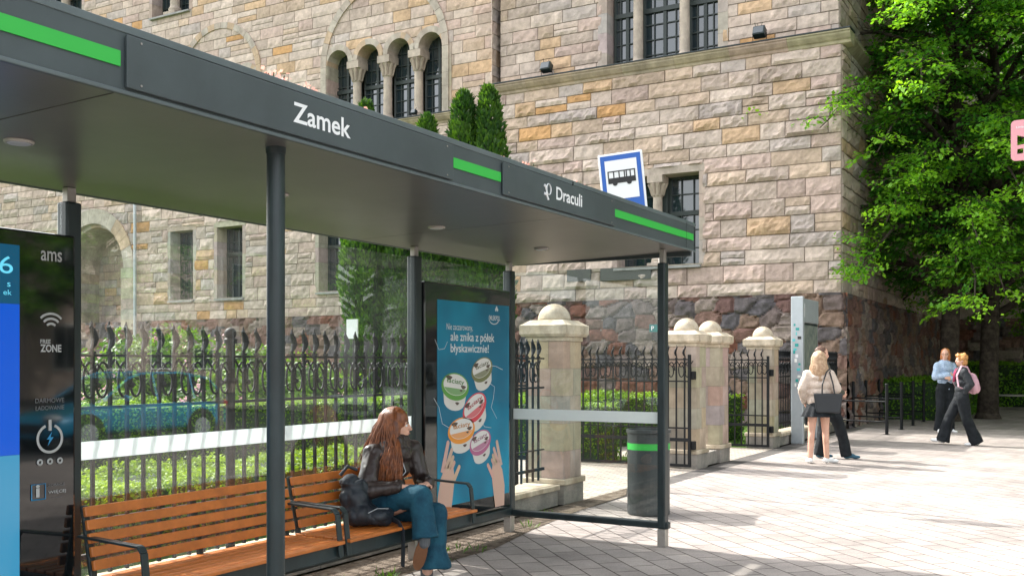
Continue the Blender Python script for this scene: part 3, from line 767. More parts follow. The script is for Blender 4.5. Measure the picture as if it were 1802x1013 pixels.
pillar(15.28, "domed sandstone pillar close behind the hinged gate pillar")
pillar(18.2, "domed sandstone pillar between the open wicket gate and the map stand")
bb = MB(); bb.box(-5.42,-5.02,14.46,15.04,0,.2); tag(bb.build("low_wall", M_concrete, bevel=.01), "short concrete footing joining the two close gate pillars", "low wall")
def picket_mesh(z0=.27, fx=0):
    b = MB(); b.box(-.010,.010,-.010,.010,z0,1.60)
    # flame-shaped finial
    prof = [(1.585,.0,.013),(1.63,-.006,.014),(1.655,.008,.024),(1.69,.018,.031),(1.73,.008,.026),(1.765,-.010,.017),(1.80,-.006,.004)]
    b.tube([(0, c, z) for z, c, r_ in prof], [r_ for z, c, r_ in prof], 8, flat=.55)
    b.box(-.015,.015,-.015,.015,1.60,1.615)
    return b
def iron_post(t, y, x=-5.22, h=1.68):
    b = MB(); b.cyl((x,y,.2),(x,y,h),.032,n=14); b.lathe([(.045,h),(.045,h+.03),(.03,h+.04)],(x,y,0),14); b.ball((x,y,h+.07),.042,14,10)
    b.lathe([(.04,1.40),(.046,1.42),(.04,1.44)],(x,y,0),14); b.build("post", M_iron, t)
def scrolls(b, x, y0, y1, step=.25, r_=.105, zc=1.43):
    y = y0+step/2
    while y < y1-.05:
        for s_ in (-1,1):
            pts = [(x, y+s_*.045+ r_*(.95-k*.018)*math.cos(a)*.55, zc+ r_*(1.-k*.022)*1.25*math.sin(a)) for k, a in enumerate(np.linspace(0, R(430), 22))]
            b.tube(pts, .0085, 5)
        b.tube([(x+.012, y-.125, zc+.14),(x+.012,y-.06,zc+.05),(x+.012,y,zc+.11),(x+.012,y+.06,zc+.05),(x+.012,y+.125,zc+.14)], .008, 5)
        b.ball((x+.014,y,zc-.02),.020,8,6)
        y += step
_pk = {}
def fence_run(t, x, y0, y1, bars_from, z0=.27, posts=(), mesh=None):
    for z, h in ((.39,.03),(.60,.012),(1.275,.02),(1.59,.016)):
        b = MB(); b.box(x-.014, x+.014, y0, y1, z-h/2, z+h/2); b.build("rail", M_iron, t)
    b = MB(); scrolls(b, x, y0, y1); b.build("scrollwork", M_iron, t)
    y = bars_from; first = None; off = origin_of(t); cnt = 0
    while y < y1-.03:
        if all(abs(y-p) > .05 for p in posts):
            if z0 not in _pk:
                o = picket_mesh(z0).build("picket", M_iron, t, raw=True); _pk[z0] = o.data
            else:
                o = bpy.data.objects.new("picket", _pk[z0]); COL.objects.link(o); o.parent = t
            o.location = Vector((x, y, 0)) - off; cnt += 1
        y += .125
    for p in posts: iron_post(t, p, x)
t = thing("iron_fence", "black wrought iron fence with flame finials behind the glass shelter wall", "fence", (-5.22, 5, 0), "wrought iron fence of the castle")
fence_run(t, -5.22, -.6, 9.74, -.5, posts=(.4, 2.75, 5.12, 7.5))
b = MB()
for y in np.arange(-.6, 9.7, 1.29): b.box(-5.40,-5.03,y+.003,min(y+1.287,9.735),.0,.17)
b.build("footing", M_concrete, t, bevel=.004)
b = MB()
for y in np.arange(-.6, 9.7, 1.29): b.box(-5.43,-5.0,y+.002,min(y+1.288,9.737),.171,.225)
b.build("coping", M_cap, t, bevel=.008)
t = thing("iron_fence", "black wrought iron fence between the last gate pillar and the tower", "fence", (-5.22, 21, 0), "wrought iron fence of the castle")
fence_run(t, -5.22, 18.46, 24.3, 18.5, posts=(21.4, 24.2))
b = MB(); b.box(-5.38,-5.04,18.46,24.4,.0,.17); b.build("footing", M_concrete, t, bevel=.006)
b = MB(); b.box(-5.42,-5.01,18.46,24.4,.171,.23); b.build("coping", M_cap, t, bevel=.008)
def gate(x0, x1, y, label, step=.125, lowband=.62, hinge=None):
    t = thing("iron_gate", label, "gate", (x0, y, 0), "open wrought iron gates")
    off = origin_of(t); lo, hi_ = min(x0,x1), max(x0,x1)
    b = MB()
    for z, h in ((.06,.04),(.60,.02),(.43,.05),(1.275,.02),(1.59,.02)): b.box(lo, hi_, y-.016, y+.016, z-h/2, z+h/2)
    for x in (lo, hi_): b.box(x-.02, x+.02, y-.0205, y+.0205, .04, 1.66)
    b.build("gate_frame", M_iron, t)
    b = MB(); sb = MB(); scrolls(sb, 0, lo, hi_)
    V = [np.stack([v[:,1], v[:,0]+y, v[:,2]],1) for v in sb.v]; sb.v = V; sb.build("scrollwork", M_iron, t)
    x = lo+step
    while x < hi_-.03:
        if 'g' not in _pk:
            o = picket_mesh(.05).build("picket", M_iron, t, raw=True); _pk['g'] = o.data
        else:
            o = bpy.data.objects.new("picket", _pk['g']); COL.objects.link(o); o.parent = t
        o.location = Vector((x, y, 0))-off; o.rotation_euler = (0,0,R(90)); x += step
    if hinge:
        for z in (.35, 1.36):
            b = MB(); b.box(hinge[0]-.05, hinge[0]+.05, hinge[1]-.05, hinge[1]+.05, z-.06, z+.06); b.build("hinge", M_iron, t, bevel=.01)
gate(-7.5, -5.05, 13.88, "wide wrought iron gate leaf standing open between first and second pillars", hinge=(-5.03,13.93))
gate(-7.4, -5.5, 10.36, "wrought iron gate leaf folded back behind the large gate pillar")
gate(-6.25, -5.02, 17.82, "narrow wrought iron wicket gate standing open at the last pillar", hinge=(-5.0,17.90))

# ---------------------------------------------------------------- castle
PAL = [((.49,.395,.33),30),((.54,.445,.375),30),((.45,.385,.345),12),((.50,.385,.295),17),((.49,.375,.32),14),((.52,.365,.235),6),((.53,.31,.145),2)]
_pc = [p for p,w in PAL for _ in range(w)]
def pick(rr_, k=1.0):
    c = rr_.choice(_pc); f = rr_.uniform(.86,1.10)*k; return tuple(x*f for x in c)
def push(U, Z, ops):
    U = U.copy(); Z = Z.copy(); hit = np.zeros(U.shape, bool)
    for op in ops:
        if op[0] == 'rect':
            _, a, b_, c, d = op
            ins = (U>a+1e-6)&(U<b_-1e-6)&(Z>c+1e-6)&(Z<d-1e-6)
            du = np.minimum(U-a, b_-U); dz = np.minimum(Z-c, d-Z)
            su = ins&(du<=dz); sz = ins&~(du<=dz)
            U = np.where(su, np.where(U-a<b_-U, a, b_), U); Z = np.where(sz, np.where(Z-c<d-Z, c, d), Z); hit |= ins
        else:
            _, cx, zs, r_ = op
            dx = U-cx; dz = Z-zs; d = np.sqrt(dx*dx+dz*dz); ins = (d<r_-1e-6)&(dz>-.02)
            k = r_/np.maximum(d,1e-4)
            U = np.where(ins, cx+dx*k, U); Z = np.where(ins, zs+np.maximum(dz,0)*k, Z); hit |= ins
    return U, Z, hit
def ashlar(name, parent, O, ud, nd, u0, u1, z0, z1, ch, bw, relief, ops, seed, res=.11, m=None, kcol=1.0):
    O = np.array(O, float); ud = np.array(ud, float); nd = np.array(nd, float)
    rr_ = random.Random(seed); VV = []; FF = []; CC = []; n0 = 0
    z = z0
    while z < z1-.02:
        h = rr_.uniform(*ch)
        if z+h > z1-.12: h = z1-z
        u = u0 - rr_.random()*.5
        while u < u1-.001:
            w = rr_.uniform(*bw)*(1.3 if rr_.random()<.2 else 1)
            a, b_ = max(u,u0), min(u+w,u1)
            if u1-b_ < .15: b_ = u1
            u = u+w if b_ < u1 else u1
            if b_-a < .03: continue
            subs = [(z, h)] if (h < .34 or rr_.random() > .16) else [(z, h*.5), (z+h*.5, h*.5)]
            for (zz, hh) in subs:
                nx = max(3, int((b_-a)/res)+1); nz = max(3, int(hh/res*1.15)+1)
                su = np.linspace(0,1,nx); sz = np.linspace(0,1,nz)
                # keep joints narrow: first inner line close to the edge
                wj = .012; su = np.concatenate([[0], np.linspace(wj/(b_-a),1-wj/(b_-a),nx), [1]]); sz = np.concatenate([[0], np.linspace(wj/hh,1-wj/hh,nz), [1]])
                gu, gz = np.meshgrid(su, sz)
                U = a+gu*(b_-a); Z = zz+gz*hh
                U2, Z2, hit = push(U, Z, ops)
                if hit.all(): continue
                P = np.stack([U2.ravel(), Z2.ravel(), np.full(U2.size, rr_.random()*40)],1)
                inner = (gu>1e-6)&(gu<1-1e-6)&(gz>1e-6)&(gz<1-1e-6)
                e = np.minimum(np.minimum(gu,1-gu)*(b_-a), np.minimum(gz, (1-gz)*1.6)*hh)/.07
                prof = np.clip(e,0,1)**.6
                nzv = (vnoise(P, 5.5)*.55+vnoise(P, 14.)*.45).reshape(U2.shape)
                rf = relief*rr_.uniform(.5,1.5)
                tilt = (gu-.5)*rr_.uniform(-.4,.4)+(.5-gz)*rr_.uniform(.1,.95)
                H = np.where(inner, .012+prof*rf*np.clip(.30+1.7*(nzv-.36)+tilt, .03, 1.9), 0)
                H = np.where(hit, np.minimum(H,.01), H)
                X = O[None,:]+U2.reshape(-1,1)*ud+H.reshape(-1,1)*nd; X[:,2] += Z2.ravel()
                idx = np.arange(U2.size).reshape(U2.shape)
                q = np.stack([idx[:-1,:-1], idx[:-1,1:], idx[1:,1:], idx[1:,:-1]], -1).reshape(-1,4)
                hq = hit.ravel()[q].all(1)
                edge = ~(inner.ravel()[q].all(1))
                q = q[~hq]; edge = edge[~hq]
                if not len(q): continue
                c = np.array(pick(rr_, kcol)); cc = np.tile(c, (len(q),1)); cc[edge] = cc[edge]*.55+np.array([.26,.225,.185])*.30
                VV.append(X); FF.append(q+n0); CC.append(cc); n0 += len(X)
        z += h
    return np_mesh(name, np.concatenate(VV), np.concatenate(FF), m or M_stone, parent, np.concatenate(CC))
def rubble(name, parent, O, ud, nd, u0, u1, z0, z1, cell, res, relief, batter, seed, ops=()):
    O = np.array(O,float); ud = np.array(ud,float); nd = np.array(nd,float)
    nu = int((u1-u0)/res)+1; nz = int((z1-z0)/res)+1
    gu, gz = np.meshgrid(np.linspace(u0,u1,nu), np.linspace(z0,z1,nz))
    rs_ = np.random.RandomState(seed); G = rs_.rand(200,60,3)
    sx, sy = cell, cell*.66
    cu = np.floor(gu/sx).astype(int); cz = np.floor(gz/sy).astype(int)
    F1 = np.full(gu.shape, 9.); F2 = np.full(gu.shape, 9.); ID = np.zeros(gu.shape,int)
    for i in (-1,0,1):
        for j in (-1,0,1):
            a = cu+i; b_ = cz+j; g = G[a%200, b_%60]
            px_ = (a+.5+(g[...,0]-.5)*.75+ (b_%2)*.5*0)*sx; pz_ = (b_+.5+(g[...,1]-.5)*.6)*sy
            d = np.maximum(np.abs(gu-px_)/sx, np.abs(gz-pz_)/sy)*.55+np.sqrt(((gu-px_)/sx)**2+((gz-pz_)/sy)**2)*.45
            m1 = d<F1; F2 = np.where(m1, F1, np.minimum(F2,d)); ID = np.where(m1, (a%200)*60+b_%60, ID); F1 = np.where(m1, d, F1)
    e = np.clip((F2-F1)/.22,0,1)
    P = np.stack([gu.ravel(), gz.ravel(), np.zeros(gu.size)+seed],1); nv = vnoise(P, 7).reshape(gu.shape)
    H = (e**.5)*relief*(.45+.9*nv)+batter*(z1-gz)/(z1-z0)
    X = O[None,:]+gu.reshape(-1,1)*ud+H.reshape(-1,1)*nd; X[:,2] += gz.ravel()
    idx = np.arange(gu.size).reshape(gu.shape)
    q = np.stack([idx[:-1,:-1], idx[:-1,1:], idx[1:,1:], idx[1:,:-1]], -1).reshape(-1,4)
    pal = np.array([(.14,.08,.07),(.18,.10,.08),(.15,.115,.105),(.11,.095,.095),(.20,.135,.10),(.25,.20,.17),(.18,.075,.05),(.10,.09,.095),(.20,.16,.14),(.19,.115,.09)])
    rp = np.random.RandomState(seed+1).randint(0,len(pal),12000)
    cid = ID.ravel()[q[:,0]]; col = pal[rp[cid]]
    em = e.ravel()[q].mean(1); mort = em<.16; col = col.copy(); col[mort] = (.24,.21,.18)
    return np_mesh(name, X, q, M_field, parent, col)
def arch_ring(b, cx, zs, ri, ro, y0, y1, a0=0, a1=180, n=11, rr_=rnd, kcol=1.1):
    for k in range(n):
        A0 = R(lerp(a0,a1,k/n)+.15); A1 = R(lerp(a0,a1,(k+1)/n)-.15); c = tuple(x*kcol for x in rr_.choice([(.44,.39,.33),(.47,.42,.35),(.42,.36,.30),(.48,.36,.25)]))
        sub = 3; P = []
        for j in range(sub+1):
            a = lerp(A0,A1,j/sub)
            for r_, y in ((ri,y0),(ro,y0),(ro,y1),(ri,y1)): P.append((cx+r_*math.cos(a), y, zs+r_*math.sin(a)))
        F = []
        for j in range(sub):
            for m_ in range(4): F.append((j*4+m_, j*4+(m_+1)%4, j*4+4+(m_+1)%4, j*4+4+m_))
        F += [(3,2,1,0), tuple(sub*4+m_ for m_ in range(4))]
        b.add(P, F, c)
def column(parent, x, y, z0, z1, r_, cap=.55, base=.2):
    b = MB(); c = (.47,.40,.33)
    b.lathe([(r_*1.5,0),(r_*1.5,base*.3),(r_*1.3,base*.45),(r_*1.35,base*.7),(r_*1.05,base),(r_,base+.04),(r_*.93,z1-z0-cap-.05),(r_*1.12,z1-z0-cap-.02),(r_*1.0,z1-z0-cap+.02)], (x,y,z0), 20, col=c)
    w = r_*1.25; b.box(x-r_*1.7,x+r_*1.7,y-r_*1.7,y+r_*1.7,z0-.02,z0+base*.25,col=c)
    zc = z1-cap
    for k in range(8):
        a = R(k*45+22); rr1 = r_*1.15
        b.tube([(x+math.cos(a)*r_*.95,y+math.sin(a)*r_*.95,zc),(x+math.cos(a)*rr1*1.15,y+math.sin(a)*rr1*1.15,zc+cap*.4),(x+math.cos(a)*r_*1.75,y+math.sin(a)*r_*1.75,zc+cap*.6)],[.05,.06,.05],6,col=(.43,.36,.29))
    b.lathe([(r_,0),(r_*1.2,cap*.4),(r_*1.7,cap*.62)],(x,y,zc),12,col=(.40,.34,.28))
    b.box(x-r_*1.62,x+r_*1.62,y-r_*1.75,y+r_*1.75,zc+cap*.62,z1,col=c)
    return b.build("column", M_dress, parent)
castle = thing("castle", "large sandstone castle with rough stone tower, fieldstone base and arched windows", "castle", (-15, 26.5, 0))
YT, YU, YM = 24.7, 24.93, 26.5
TX0, TX1 = -14.9, -5.2
def win(x0, x1, z0, z1, y, recess, cols, rows, transom=None, arch=None, bars=.028, sill=True, jamb=True, parent=None):
    """rectangular (or round-headed) casement set back in the wall"""
    yb = y+recess; b = MB()
    fw = .06
    def half(x):  # top of the glass at x
        if arch is None: return z1
        cx, r_ = arch; d = abs(x-cx); return z1+math.sqrt(max(r_*r_-d*d, 0))
    top = z1 if arch is None else z1+arch[1]
    b.box(x0, x0+fw, yb-.05, yb+.03, z0, z1); b.box(x1-fw, x1, yb-.05, yb+.03, z0, z1); b.box(x0+fw, x1-fw, yb-.05, yb+.03, z0, z0+fw)
    if arch is None: b.box(x0+fw, x1-fw, yb-.05, yb+.03, z1-fw, z1)
    else:
        b.tube([(arch[0]+(arch[1]-.03)*math.cos(a), yb-.01, z1+(arch[1]-.03)*math.sin(a)) for a in np.linspace(0, math.pi, 16)], .035, 4)
    mid = (x0+x1)/2
    if cols % 2 == 0: b.box(mid-.045, mid+.045, yb-.055, yb+.025, z0+fw, half(mid)-.02)
    for k in range(1, cols):
        if cols % 2 == 0 and k == cols//2: continue
        x = lerp(x0,x1,k/cols); b.box(x-bars/2, x+bars/2, yb-.045, yb+.015, z0+fw, half(x)-.02)
    for k in range(1, rows):
        z = lerp(z0, top, k/rows)
        if arch is not None and z > z1:
            hw = math.sqrt(max(arch[1]**2-(z-z1)**2,0)); xa, xb = arch[0]-hw, arch[0]+hw
        else: xa, xb = x0, x1
        b.box(xa+.03, xb-.03, yb-.043, yb+.013, z-bars/2, z+bars/2)
    if transom: b.box(x0+.02, x1-.02, yb-.08, yb+.02, transom-.06, transom+.06)
    w = b.build("window", M_wframe, parent or castle)
    b = MB()
    if arch is None: poly = [(x0,z0),(x1,z0),(x1,z1),(x0,z1)]
    else: poly = [(x0,z0),(x1,z0)]+[(arch[0]+arch[1]*math.cos(a), z1+arch[1]*math.sin(a)) for a in np.linspace(0,math.pi,16)]
    b.add([(x, yb+.0, z) for x, z in poly], [tuple(range(len(poly)))]); b.build("pane", M_wglass, w)
    return w
def reveal(x0, x1, z0, z1, y, recess, lintel=True, sillz=True, out=.03, fl=.16):
    b = MB(); c = lambda: tuple(v*rnd.uniform(.92,1.08) for v in (.46,.40,.335))
    n = max(2, int((z1-z0)/.5))
    for xa, xb in ((x0-fl, x0), (x1, x1+fl)):
        for k in range(n): b.box(xa, xb, y-out, y+recess, lerp(z0,z1,k/n)+.003, lerp(z0,z1,(k+1)/n)-.003, col=c())
    if lintel: b.box(x0-fl, x1+fl, y-out-.002, y+recess, z1+.002, z1+.22, col=c())
    b.box(x0-fl, x1+fl, y-out, y+recess, z0-.02, z0-.002, col=c())
    b.build("window_surround", M_dress, castle)
    if sillz:
        b = MB(); b.prism([(y-.14, z0-.10),(y-.14,z0-.04),(y+recess*.8,z0+.03),(y+recess*.8,z0-.10)], 'x', x0-.06, x1+.06, col=(.36,.36,.35)); b.build("sill", M_dress, castle)
# --- tower, lower storey with two windows and a middle column
lw = (-11.0, -8.72, 4.07, 6.42)
ops = [('rect', lw[0]-.1, lw[1]+.1, lw[2]-.08, lw[3]+.16)]
ashlar("wall", castle, (0,YT,0), (1,0,0), (0,-1,0), TX0, TX1, 3.2, 9.12, (.30,.46), (.5,1.15), .085, ops, 21, res=.085)
reveal(*lw, YT, .62)
win(lw[0], -10.13, lw[2], lw[3], YT, .55, 3, 5, transom=5.45); win(-9.72, lw[1], lw[2], lw[3], YT, .55, 3, 5, transom=5.45)
b = MB(); b.box(-10.13,-9.72,YT+.35,YT+.62,lw[2],lw[3]); b.build("mullion", M_wframe, castle)
column(castle, -9.92, YT+.17, lw[2]+.02, lw[3], .13, cap=.5)
rubble("plinth", castle, (0,YT,0), (1,0,0), (0,-1,0), TX0, TX1+.16, 0, 3.2, .52, .045, .10, .16, 5)
rubble("plinth", castle, (TX1,0,0), (0,1,0), (1,0,0), YT-.16, 41.5, 0, 3.2, .52, .06, .10, .16, 8)
# --- upper tower wall
uw = (-11.4, -8.3, 9.36, 12.6)
ops = [('rect', uw[0]-.12, uw[1]+.12, uw[2]-.3, uw[3]+.15)]
ashlar("wall", castle, (0,YU,0), (1,0,0), (0,-1,0), TX0+.15, TX1-.1, 9.34, 12.7, (.26,.40), (.45,1.1), .045, ops, 33, res=.11)
b = MB(); b.box(TX0+1.15, TX0+1.9, YU-.14, YU-.02, 9.34, 12.7, col=(.43,.385,.33))
reveal(*uw, YU, .55, sillz=False, fl=.26)
for xa, xb in ((uw[0],-10.54),(-10.54,-9.24),(-9.24,uw[1])):
    win(xa+.04, xb-.04, uw[2], uw[3], YU, .42, 4, 8, transom=10.95)
for x in (-10.54,-9.24): column(castle, x, YU+.10, uw[2], uw[3], .135, cap=.6, base=.25)
# --- tower side (faces the trees)
ashlar("wall", castle, (TX1,0,0), (0,1,0), (1,0,0), YT, 41.5, 3.2, 9.12, (.30,.46), (.5,1.15), .085, [], 44, res=.12, kcol=.95)
ashlar("wall", castle, (TX1-.1,0,0), (0,1,0), (1,0,0), YU, 41.5, 9.34, 12.7, (.30,.46), (.5,1.15), .05, [], 45, res=.16, kcol=.95)
ashlar("wall", castle, (TX0,0,0), (0,1,0), (-1,0,0), YT, YM, 3.2, 17.2, (.30,.46), (.5,1.15), .05, [], 46, res=.14)
# cornice
def cornice(xa, xb, y, ztop, side=None):
    prof = [(0,-.30),(-.05,-.28),(-.07,-.22),(-.12,-.19),(-.20,-.10),(-.21,-.05),(-.24,-.045),(-.24,-.01),(.3,.0),(.3,-.3)]
    x = xa
    b = MB()
    while x < xb-.01:
        x2 = min(x+1.45, xb); 
        if xb-x2 < .3: x2 = xb
        b.prism([(y+p, ztop+q) for p,q in prof], 'x', x+.003, x2-.003, col=tuple(v*rnd.uniform(.92,1.03) for v in (.44,.37,.27))); x = x2
    b.build("cornice", M_dress, castle)
    b = MB(); b.prism([(y-.26,ztop+.0),(y-.26,ztop+.025),(y+.3,ztop+.05),(y+.3,ztop+.0)], 'x', xa-.02, xb+.02); b.build("flashing", M_metal, castle)
cornice(TX0-.25, TX1+.24, YT, 9.40)
cornice(-23.2, TX0, YM, 9.36)
b = MB(); b.prism([(TX1+.0,9.1),(TX1+.22,9.3),(TX1+.22,9.39),(TX1-.3,9.40),(TX1-.3,9.1)], 'y', YT+.02, 41.5, col=(.42,.36,.27)); b.build("cornice", M_dress, castle)
# --- main front
MX0, MX1 = -41.0, TX0+.1
bigs = [(-20.15, 2.36, 2.60, 11.5), (-27.6, 1.90, 2.12, 11.75)]
smallA = [-22.02,-20.75,-19.5,-18.26]; zsA = 11.57
smallB = [-29.0,-27.6,-26.2]; zsB = 11.65
dw = [(-30.1,-28.9,3.88,6.45),(-27.66,-26.4,3.88,6.45),(-22.86,-21.5,3.95,6.45),(-19.6,-18.3,3.95,6.45)]
ops = [('rect',-22.47,-17.66,9.3,zsA)]+[('arch',c,zsA,.52) for c in smallA]+[('arch',-34.5,5.2,2.28),('rect',-36.78,-32.22,2.8,5.2)]
ops += [('rect',-29.45,-25.75,9.3,zsB)]+[('arch',c,zsB,.46) for c in smallB]
ops += [('rect',a-.1,b_+.1,c-.08,d+.15) for a,b_,c,d in dw]
ops += [('rect',-31.2,-29.0,14.6,17.5),('rect',-39.2,-35.1,14.3,17.5),('rect',-15.75,-15.3,9.6,11.2)]
ashlar("wall", castle, (0,YM,0), (1,0,0), (0,-1,0), MX0, MX1, 3.12, 9.0, (.30,.46), (.5,1.15), .07, ops, 55, res=.13)
ashlar("wall", castle, (0,YM,0), (1,0,0), (0,-1,0), MX0, MX1, 9.0, 17.6, (.26,.40), (.45,1.1), .028, ops, 56, res=.12, kcol=1.06)
rubble("plinth", castle, (0,YM,0), (1,0,0), (0,-1,0), MX0, MX1, 0, 3.12, .52, .09, .09, .10, 9)
for a,b_,c,d in dw:
    reveal(a,b_,c,d,YM,.6); win(a,b_,c,d,YM,.5,4,5,transom=5.5)
for cx, ri, ro, zs in bigs:
    b = MB(); arch_ring(b, cx, zs, ri, ro, YM-.07, YM+.1, n=19)
    for s_ in (-1,1):
        for k in range(5):
            z0_, z1_ = lerp(9.4,zs,k/5), lerp(9.4,zs,(k+1)/5)
            xa, xb = sorted((cx+s_*ri, cx+s_*ro)); b.box(xa, xb, YM-.07, YM+.1, z0_+.003, z1_-.003, col=(.46,.41,.34))
    b.build("blind_arch", M_dress, castle)
for c in smallA: b = MB(); arch_ring(b, c, zsA, .45, .64, YM-.05, YM+.62, n=9); b.build("arch_moulding", M_dress, castle)
for c in smallB: b = MB(); arch_ring(b, c, zsB, .40, .58, YM-.05, YM+.62, n=9); b.build("arch_moulding", M_dress, castle)
for xa, xb in ((-22.75,-22.47),(-17.71,-17.45),(-29.65,-29.40),(-25.80,-25.55)):
    b = MB()
    for k in range(5): b.box(xa, xb, YM-.04, YM+.62, lerp(9.3,zsA,k/5)+.003, lerp(9.3,zsA,(k+1)/5)-.003, col=tuple(v*rnd.uniform(.9,1.1) for v in (.46,.40,.32)))
    b.build("window_surround", M_dress, castle)
for c in smallA: win(c-.56, c+.56, 9.38, zsA, YM, .55, 4, 7, transom=10.75, arch=(c,.50))
for c in smallB: win(c-.62, c+.62, 9.38, zsB, YM, .55, 4, 7, transom=10.75, arch=(c,.46))
for x in (-21.39,-20.12,-18.88): column(castle, x, YM+.22, 9.40, zsA, .15, cap=.62, base=.24)
for x in (-28.3,-26.9): column(castle, x, YM+.22, 9.40, zsB, .15, cap=.62, base=.24)
# deep round-arched entrance
b = MB(); arch_ring(b, -34.5, 5.2, 1.85, 2.42, YM-.10, YM+.25, n=17)
arch_ring(b, -34.5, 5.2, 1.72, 1.86, YM+.1, YM+1.7, n=9)
for s_ in (-1,1):
    xa, xb = sorted((-34.5+s_*1.72, -34.5+s_*2.42))
    for k in range(6): b.box(xa, xb, YM-.10, YM+1.7, lerp(2.8,5.2,k/6)+.003, lerp(2.8,5.2,(k+1)/6)-.003, col=tuple(v*rnd.uniform(.9,1.1) for v in (.44,.38,.31)))
b.build("arch_moulding", M_dress, castle)
ashlar("niche_wall", castle, (0,YM+1.6,0), (1,0,0), (0,-1,0), -36.3, -32.7, 2.8, 7.2, (.30,.42), (.5,1.0), .012, [('rect',-34.1,-33.5,3.9,5.6),('arch',-33.8,5.6,.30)], 61, res=.2, m=M_dress)
win(-34.1,-33.5,3.9,5.6,YM+1.6,.2,2,5,arch=(-33.8,.30))
# upper windows at the left
for a,b_,c,d in ((-31.1,-29.1,14.65,17.4),(-39.1,-35.2,14.35,17.4)):
    reveal(a,b_,c,d,YM,.6,lintel=False); mid=(a+b_)/2
    n_ = 2 if b_-a < 3 else 3
    for k in range(n_): win(lerp(a,b_,k/n_)+.03,lerp(a,b_,(k+1)/n_)-.03,c,d,YM,.5,4,6)
    for k in range(1,n_): column(castle, lerp(a,b_,k/n_), YM+.2, c, 17.0, .18, cap=.6, base=.3)
# slit window
b = MB(); 
for xa,xb in ((-15.82,-15.72),(-15.33,-15.24)): b.box(xa,xb,YM-.03,YM+.7,9.6,11.2,col=(.42,.37,.30))
b.box(-15.82,-15.24,YM-.03,YM+.7,11.2,11.32,col=(.42,.37,.30)); b.build("window_surround", M_dress, castle)
b = MB(); b.box(-15.8,-15.25,YM+.6,YM+.65,9.5,11.3); b.build("pane", M_wglass, castle)
# downpipe
b = MB(); b.tube([(-31.9,YM-.16,.4),(-31.9,YM-.16,7.55),(-32.05,YM-.16,7.75),(-32.5,YM-.16,8.1),(-33.4,YM-.13,8.5)],.06,10); b.build("downpipe", M_greymetal, castle)
# vents
b = MB(); b.box(-12.45,-11.74,YT-.115,YT-.02,3.74,4.06); b.box(-11.45,-10.0,YT-.115,YT-.02,3.72,4.05)
vt = b.build("vent", mat("grey_vent",(.10,.105,.10),.7), castle)
# floor slabs, inner walls and roof keep daylight out of the shell
b = MB(); b.box(TX0+.3, TX1-.4, YU+1.0, 46, 0, 12.7); b.build("inner_wall", M_ground, castle)
b = MB(); b.box(MX0, TX0, YM+1.9, 46, 0, 17.6); b.build("inner_wall", M_ground, castle)
b = MB(); b.box(TX0-.3, TX1+.3, YT-.3, 46, 12.7, 13.0); b.box(MX0-.4, TX0-.3, YM-.5, 46, 17.6, 18.1)
b.build("roof", M_metal, castle)
# east wing behind the trees
ashlar("wing_wall", castle, (0,42.5,0), (1,0,0), (0,-1,0), TX1-.3, 22, 3.2, 17.2, (.3,.46), (.5,1.15), .05, [('rect',x,x+1.3,z,z+2.6) for x in (-1.5,3,7.5,12,16.5) for z in (4.4,9.6)], 70, res=.22)
rubble("plinth", castle, (0,42.5,0), (1,0,0), (0,-1,0), TX1-.3, 22, 0, 3.2, .6, .1, .12, .14, 71)
for x in (-1.5,3,7.5,12,16.5):
    for z in (4.4,9.6): win(x,x+1.3,z,z+2.6,42.5,.4,4,5)
b = MB(); b.box(TX1-.3,22,43.4,50,0,17.2); b.build("inner_wall", M_ground, castle)
b = MB(); b.box(TX1-.3,22.3,41.9,50,17.2,17.7); b.build("roof", M_metal, castle)
# things standing on the cornice
def floodlight(x, y, z, label, s=1.0):
    t = thing("floodlight", label, "floodlight", (x,y,z), "floodlights on the cornice")
    b = MB(); M = Matrix.Translation((x,y,z+.24*s))@Matrix.Rotation(R(-20),4,'X')
    b.box(-.15*s,.15*s,-.12*s,.1*s,-.12*s,.12*s,M=M); b.build("housing", M_metal, t, bevel=.02)
    b = MB(); b.box(-.12*s,.12*s,-.13*s,-.121*s,-.09*s,.09*s,M=M); b.build("lens", M_wglass, t)
    b = MB(); b.tube([(x-.17*s,y,z+.22*s),(x-.17*s,y,z+.02),(x+.17*s,y,z+.02),(x+.17*s,y,z+.22*s)],.012,6); b.build("bracket", M_iron, t)
    b = MB(); b.tube([(x,y+.05,z+.3*s),(x+.05,y+.06,z+.5*s)],.008,5); b.tube([(x-.1,y+.05,z+.3*s),(x-.14,y+.06,z+.52*s)],.008,5); b.build("aerial", M_iron, t)
floodlight(-13.1, YT-.06, 9.44, "dark floodlight on the tower ledge left of the triple window")
floodlight(-7.15, YT-.06, 9.44, "dark floodlight on the tower ledge right of the triple window")
floodlight(-18.85, YM-.08, 9.40, "small dark floodlight below the four arched windows", .6)
o = MB(); bx = on_y(620, 580, YM-.45)

